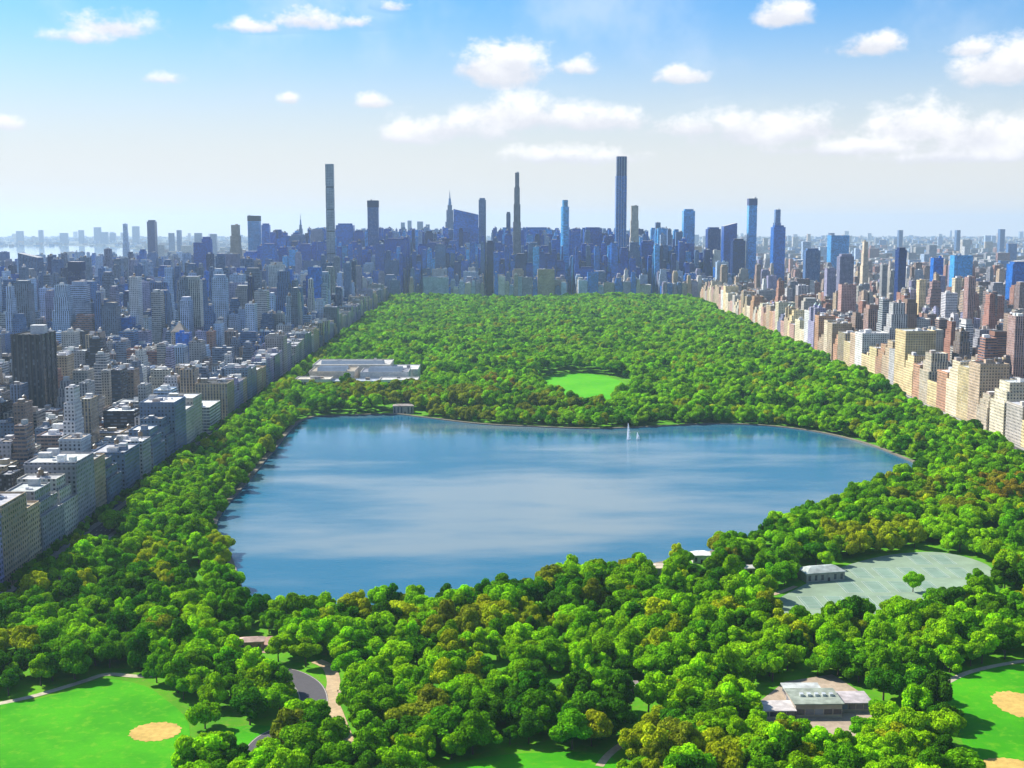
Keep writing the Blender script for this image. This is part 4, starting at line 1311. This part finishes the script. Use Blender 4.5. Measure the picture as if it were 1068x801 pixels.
pts = []
def scatter(x0, x1, y0, y1, sp):
    ny = int((y1 - y0) / (sp * .87)); nx = int((x1 - x0) / sp)
    gy, gx = np.mgrid[0:ny, 0:nx]
    xs = x0 + (gx + .5 * (gy % 2)) * sp + rng.uniform(-.42, .42, gx.shape) * sp
    ys = y0 + gy * sp * .87 + rng.uniform(-.42, .42, gx.shape) * sp
    return xs.ravel(), ys.ravel()
xs1, ys1 = scatter(PX0 - 5, PX1 + 12, 395, 1450, 10.2)
xs2, ys2 = scatter(PX0 - 5, PX1 + 97, 1450, 3712, 12.0)
xs = np.concatenate([xs1, xs2]); ys = np.concatenate([ys1, ys2])
keep = (np.abs(xs) < .5 * ys + 60) & (xs < PX1 - 3 + np.clip((ys - 1200) / 2520, 0, 1) * 100)
near = ~inside(offset(LAKE, 3.6), xs, ys)
near &= ~(inside(offset(LAKE, 5.5), xs, ys) & (ys > 1020) & (xs > -60))
keep &= near
for poly in (offset(MEADOW_L, 4), offset(MEADOW_R, 4), offset(LAWN_B, 3), LAWN_M, offset(COURT, 5), offset(GLAWN, 5), MUS, REC, offset(PLAZA, 3), offset(YARD, 1)):
    keep &= ~inside(poly, xs, ys)
rd = np.array(smooth_open(ROADP)[4:46]); 
for p in rd: keep &= (xs - p[0]) ** 2 + (ys - p[1]) ** 2 > 10.5 ** 2
for p in FOOTPTS: keep &= (xs - p[0]) ** 2 + (ys - p[1]) ** 2 > p[2] ** 2
for (px, py, rr_) in [(856, 604, 20), (731, 586, 12), (688, 598, 11), (421, 431, 20), (655, 722, 11), (262, 676, 12), (782, 598, 10)]:
    g = G(px, py); keep &= (xs - g[0]) ** 2 + (ys - g[1]) ** 2 > rr_ ** 2
    keep &= ~((np.abs(xs - g[0] * (ys / g[1])) < rr_ * .7) & (ys < g[1]) & (ys > g[1] - (58 if py in (586, 598) else 22)))
# keep the view of the museum, the oval lawn and sunlit glades open
keep &= ~((ys > by0 - 45) & (ys < by0) & (xs > bx0) & (xs < bx0 + 170) & (rng.random(len(xs)) < .8))
keep &= ~((ys > 1490) & (ys < 1580) & (np.abs(xs - 132 * ys / 1722) < 42))
glade = snoise(xs, ys, 42, .7) + .5 * snoise(xs, ys, 17, 2.1)
keep &= ~((glade > .80) & (ys < 1300)) & ~((glade > .95) & (ys >= 1300))
xs, ys = xs[keep], ys[keep]
# named single trees
extra = [G(952, 618), G(886, 651), G(1052, 520), G(932, 650), G(970, 640)]
xs = np.concatenate([xs, [p[0] for p in extra]]); ys = np.concatenate([ys, [p[1] for p in extra]])

BLOBS = [(545, 645, 42, 14, 'yellow-green', .9), (910, 560, 60, 14, 'yellow-green', .85), (160, 590, 30, 22, 'yellow-green', .6), (235, 570, 22, 18, 'yellow-green', .7), (1050, 510, 32, 20, 'rust-tinged', .5),
         (275, 690, 18, 12, 'rust-tinged', .7), (560, 600, 26, 12, 'olive', .8), (450, 740, 30, 16, 'olive', .5), (480, 425, 45, 14, 'olive', .65), (570, 425, 40, 12, 'olive', .6), (400, 415, 60, 10, 'olive', .5),
         (520, 405, 16, 8, 'rust-tinged', .6), (655, 770, 45, 22, 'yellow-green', .7), (700, 790, 40, 18, 'olive', .5), (130, 640, 60, 25, 'dark green', .6), (40, 700, 60, 16, 'dark green', .5), (470, 650, 60, 12, 'olive', .4),
         (560, 740, 60, 25, 'dark green', .6), (640, 740, 60, 20, 'dark green', .45), (260, 785, 50, 18, 'bright green', .6), (960, 640, 40, 16, 'bright green', .6), (850, 540, 60, 20, 'mid green', .4), (980, 520, 70, 18, 'olive', .35), (360, 640, 30, 14, 'yellow-green', .5), (420, 640, 16, 12, 'yellow-green', .6)]
names = list(KINDS)
trees = []
for x, y in zip(xs, ys):
    u, v = project(x, y, 8)
    kind = None
    for (bx, by, rx_, ry_, kd, pr) in BLOBS:
        if ((u - bx) / rx_) ** 2 + ((v - by) / ry_) ** 2 < 1 and random.random() < pr:
            kind = kd; break
    if kind is None and random.random() < .55:        # stands of one kind
        k_ = float(snoise(x, y, 55, 4.2) + .6 * snoise(x, y, 21, 1.1))
        kind = 'dark green' if k_ < -.75 else 'mid green' if k_ < -.2 else 'bright green' if k_ < .8 else 'yellow-green' if k_ < 1.15 else 'olive'
    if kind is None:
        w = [.24, .34, .31, .08, .03, .002] if y < 1400 else [.12, .26, .51, .10, .005, .0]
        kind = random.choices(names, w)[0]
    far_t = y > 1450
    rad = random.uniform(4.6, 10.5) if far_t else random.uniform(5.4, 9.4) if random.random() < .82 else random.uniform(3.2, 5.4)
    ht = rad * random.uniform(1.5, 1.85) + 1.8 + (max(0, 3.5 + 5 * float(snoise(x, y, 130, 1.9))) if far_t else 0)
    trees.append(dict(x=float(x), y=float(y), r=rad, h=ht, kind=kind, c=random.randrange(8), rot=random.uniform(0, 6.283), asp=random.uniform(.78, 1.25), zs=random.uniform(.85, 1.25), u=u, v=v))
# visible share, nearest first
cov = np.zeros((801, 1068), bool)
gyy, gxx = np.mgrid[0:801, 0:1068]
for tdict in sorted(trees, key=lambda q: q['y']):
    if tdict['y'] > 1500: tdict['vis'] = 0; continue
    cu, cv = project(tdict['x'], tdict['y'], tdict['h'] - tdict['r'] * .8)
    rp = tdict['r'] * F / tdict['y']
    a0, a1, b0, b1 = int(max(0, cu - rp)), int(min(1068, cu + rp)), int(max(0, cv - rp * .8)), int(min(801, cv + rp * .8))
    tdict['pu_'], tdict['pv_'] = cu, cv
    if a1 <= a0 or b1 <= b0: tdict['vis'] = 0; continue
    m = ((gxx[b0:b1, a0:a1] - cu) / rp) ** 2 + ((gyy[b0:b1, a0:a1] - cv) / (rp * .8)) ** 2 < 1
    sub = cov[b0:b1, a0:a1]
    tdict['vis'] = int((m & ~sub).sum()); sub |= m
order = sorted(trees, key=lambda q: -q['vis'])
solo = [q for q in order[:300] if q['vis'] > 0]
mass = order[len(solo):]
TANCH = [('the left meadow', 100, 735), ('the infield on the left meadow', 165, 765), ('the curved grey road', 318, 735), ('the sandy footpath', 350, 735), ('the pinkish plaza', 265, 672),
         ('the lower left lake corner', 262, 630), ('the left lake shore', 232, 560), ('the left park-front row', 60, 600), ('the near lake shore', 450, 628), ('the tan pump house', 685, 588),
         ('the white-roofed gatehouse', 730, 573), ('the tennis pavilion', 856, 600), ('the tennis courts', 920, 612), ('the right lake tip', 930, 505), ('the recreation building', 845, 738),
         ('the right meadow', 1030, 735), ('the bottom lawn', 570, 790), ('the pinkish shelter', 655, 720), ('the right park-front row', 1040, 470), ('the low grey shed', 782, 598), ('the far right infield', 1060, 660)]
for q in solo:
    a = min(TANCH, key=lambda a: (q['pu_'] - a[1]) ** 2 + (1.5 * (q['pv_'] + 6 - a[2])) ** 2)
    q['place'] = relation(q['pu_'], q['pv_'] + 6, a)
    q['look'] = ('small ' if q['r'] < 5.4 else 'broad ' if q['r'] > 7.8 else '') + q['kind']
def ttext(k, i, n):
    look, place = k
    if n == 1: return f'{look} tree {place}'
    return f'{look} tree {place}, ' + ('leftmost' if i == 0 else f'{ORD[i]} from left')
ordlabels(solo, lambda q: (q['look'], q['place']), ttext)
protoT = {}
for q in solo:
    root = bpy.data.objects.new('tree', None)
    root.location = (q['x'], q['y'], .2); root.rotation_euler.z = q['rot']
    C.objects.link(root)
    tag(root, q['label'], 'tree', 'trees of the near park')
    key = (q['kind'], q['c'])
    if key not in protoT:
        protoT[key] = (bpy.data.objects.new('crown', KCROWN[key]), bpy.data.objects.new('trunk', TRUNKS[key[1] % 3]))
        cr, tk = protoT[key]
    else:
        cr, tk = protoT[key][0].copy(), protoT[key][1].copy()
    C.objects.link(cr); C.objects.link(tk)
    cr.parent = root; tk.parent = root
    zc = q['h'] - q['r'] * .82
    cr.location = (0, 0, zc); cr.scale = (q['r'], q['r'] * q['asp'], q['r'] * q['zs'])
    tk.location = (0, 0, 0); s_ = zc * 1.05; tk.scale = (s_ * .9, s_ * .9, s_)

# the rest of the wood, one uncountable canopy
lib = bpy.data.collections.new('tree_models')
slots = []
far_names = {}
for kd in names:
    for k in range(4):
        o = bpy.data.objects.new(f'canopy_{len(slots):02d}', KCROWN[kd, (k * 2 + names.index(kd)) % 8])
        lib.objects.link(o); slots.append(kd)
for y in np.arange(560, 3000, 9.5):      # kerbside trees of the left avenue
    if random.random() < .85:
        mass.append(dict(x=LBX + 5 + random.uniform(-1, 1), y=float(y), r=random.uniform(3.2, 4.6), h=random.uniform(9, 13), kind=random.choice(['mid green', 'dark green', 'mid green']), rot=random.uniform(0, 6), asp=1.0))
for k in range(420):      # street trees between the blocks
    y = random.uniform(700, 2600)
    if random.random() < .5: x = random.choice([LBX - 44 + 4, *[a for a, _ in LB], *[bq for _, bq in LB]]) + random.uniform(-5, 5)
    else: x = random.uniform(-1000, LBX - 40); y = 560 + 80 * round((y - 560) / 80) - 9 + random.uniform(-4, 4)
    if hit(x - 2, x + 2, y - 2, y + 2): continue
    mass.append(dict(x=x, y=y, r=random.uniform(2.5, 4.2), h=random.uniform(8, 12), kind=random.choice(['mid green', 'dark green', 'bright green']), rot=random.uniform(0, 6), asp=1.0))
me = bpy.data.meshes.new('tree_canopy')
me.from_pydata([(q['x'], q['y'], q['h'] - q['r'] * .82 + .2) for q in mass], [], [])
ai = me.attributes.new('pick', 'INT', 'POINT'); ai.data.foreach_set('value', [names.index(q['kind']) * 4 + random.randrange(4) for q in mass])
asx = me.attributes.new('size', 'FLOAT_VECTOR', 'POINT'); asx.data.foreach_set('vector', [v for q in mass for v in (q['r'], q['r'] * q['asp'], q['r'] * q.get('zs', 1))])
ar = me.attributes.new('turn', 'FLOAT_VECTOR', 'POINT'); ar.data.foreach_set('vector', [v for q in mass for v in (0, 0, q['rot'])])
wood = bpy.data.objects.new('tree_canopy', me)
C.objects.link(wood)
tag(wood, 'dense green tree canopy filling the rest of the park', 'trees', kind='stuff')
ng = bpy.data.node_groups.new('canopy', 'GeometryNodeTree')
ng.interface.new_socket('Geometry', in_out='INPUT', socket_type='NodeSocketGeometry')
ng.interface.new_socket('Geometry', in_out='OUTPUT', socket_type='NodeSocketGeometry')
gi = ng.nodes.new('NodeGroupInput'); go = ng.nodes.new('NodeGroupOutput')
ci = ng.nodes.new('GeometryNodeCollectionInfo'); ci.inputs[0].default_value = lib
ci.inputs['Separate Children'].default_value = True; ci.inputs['Reset Children'].default_value = True
ip = ng.nodes.new('GeometryNodeInstanceOnPoints'); ip.inputs['Pick Instance'].default_value = True
def na(nm, ty):
    o = ng.nodes.new('GeometryNodeInputNamedAttribute'); o.data_type = ty; o.inputs[0].default_value = nm
    return next(s for s in o.outputs if s.enabled and s.name == 'Attribute')
e2r = ng.nodes.new('FunctionNodeEulerToRotation')
L = ng.links.new
L(na('turn', 'FLOAT_VECTOR'), e2r.inputs[0])
L(gi.outputs[0], ip.inputs['Points']); L(ci.outputs[0], ip.inputs['Instance'])
L(na('pick', 'INT'), ip.inputs['Instance Index']); L(e2r.outputs[0], ip.inputs['Rotation']); L(na('size', 'FLOAT_VECTOR'), ip.inputs['Scale'])
L(ip.outputs[0], go.inputs[0])
wood.modifiers.new('canopy', 'NODES').node_group = ng

# ------------------------------------------------------------------ air
HAZE = True
if HAZE:
    m, t = material('haze')
    pvn = t.n('ShaderNodeVolumePrincipled')
    pvn.inputs['Color'].default_value = (.60, .79, .98, 1)
    pvn.inputs['Density'].default_value = 3.7e-5
    pvn.inputs['Anisotropy'].default_value = .3
    finish(t, None, pvn.outputs[0])
    reg('haze', m)
    b = MB()
    x0, x1, y0, y1, z0, z1 = -16500, 16500, -900, 27500, -1.0, 456.0
    b.box(x0, x1, y0, y1, z0, z1, (1, 1, 1), 'haze')
    b.face([(x0, y1, z0), (x1, y1, z0), (x1, y0, z0), (x0, y0, z0)], (1, 1, 1), 'haze')
    tag(b.build('haze'), 'pale blue summer haze over the whole city', 'haze', kind='stuff')

# ------------------------------------------------------------------ render settings
S.render.engine = 'CYCLES'
cy = S.cycles
cy.use_denoising = True
cy.max_bounces = 6
cy.diffuse_bounces = 3
cy.glossy_bounces = 2
cy.transmission_bounces = 3
cy.volume_bounces = 1
cy.transparent_max_bounces = 8
cy.sample_clamp_indirect = 4.0
print('SINGLE', len(single), 'REST', len(rest), 'SPECS', len(SPECS), 'TREES', len(trees), 'SOLO', len(solo), 'MIN', solo[-1]['vis'], single[-1]['vis'])
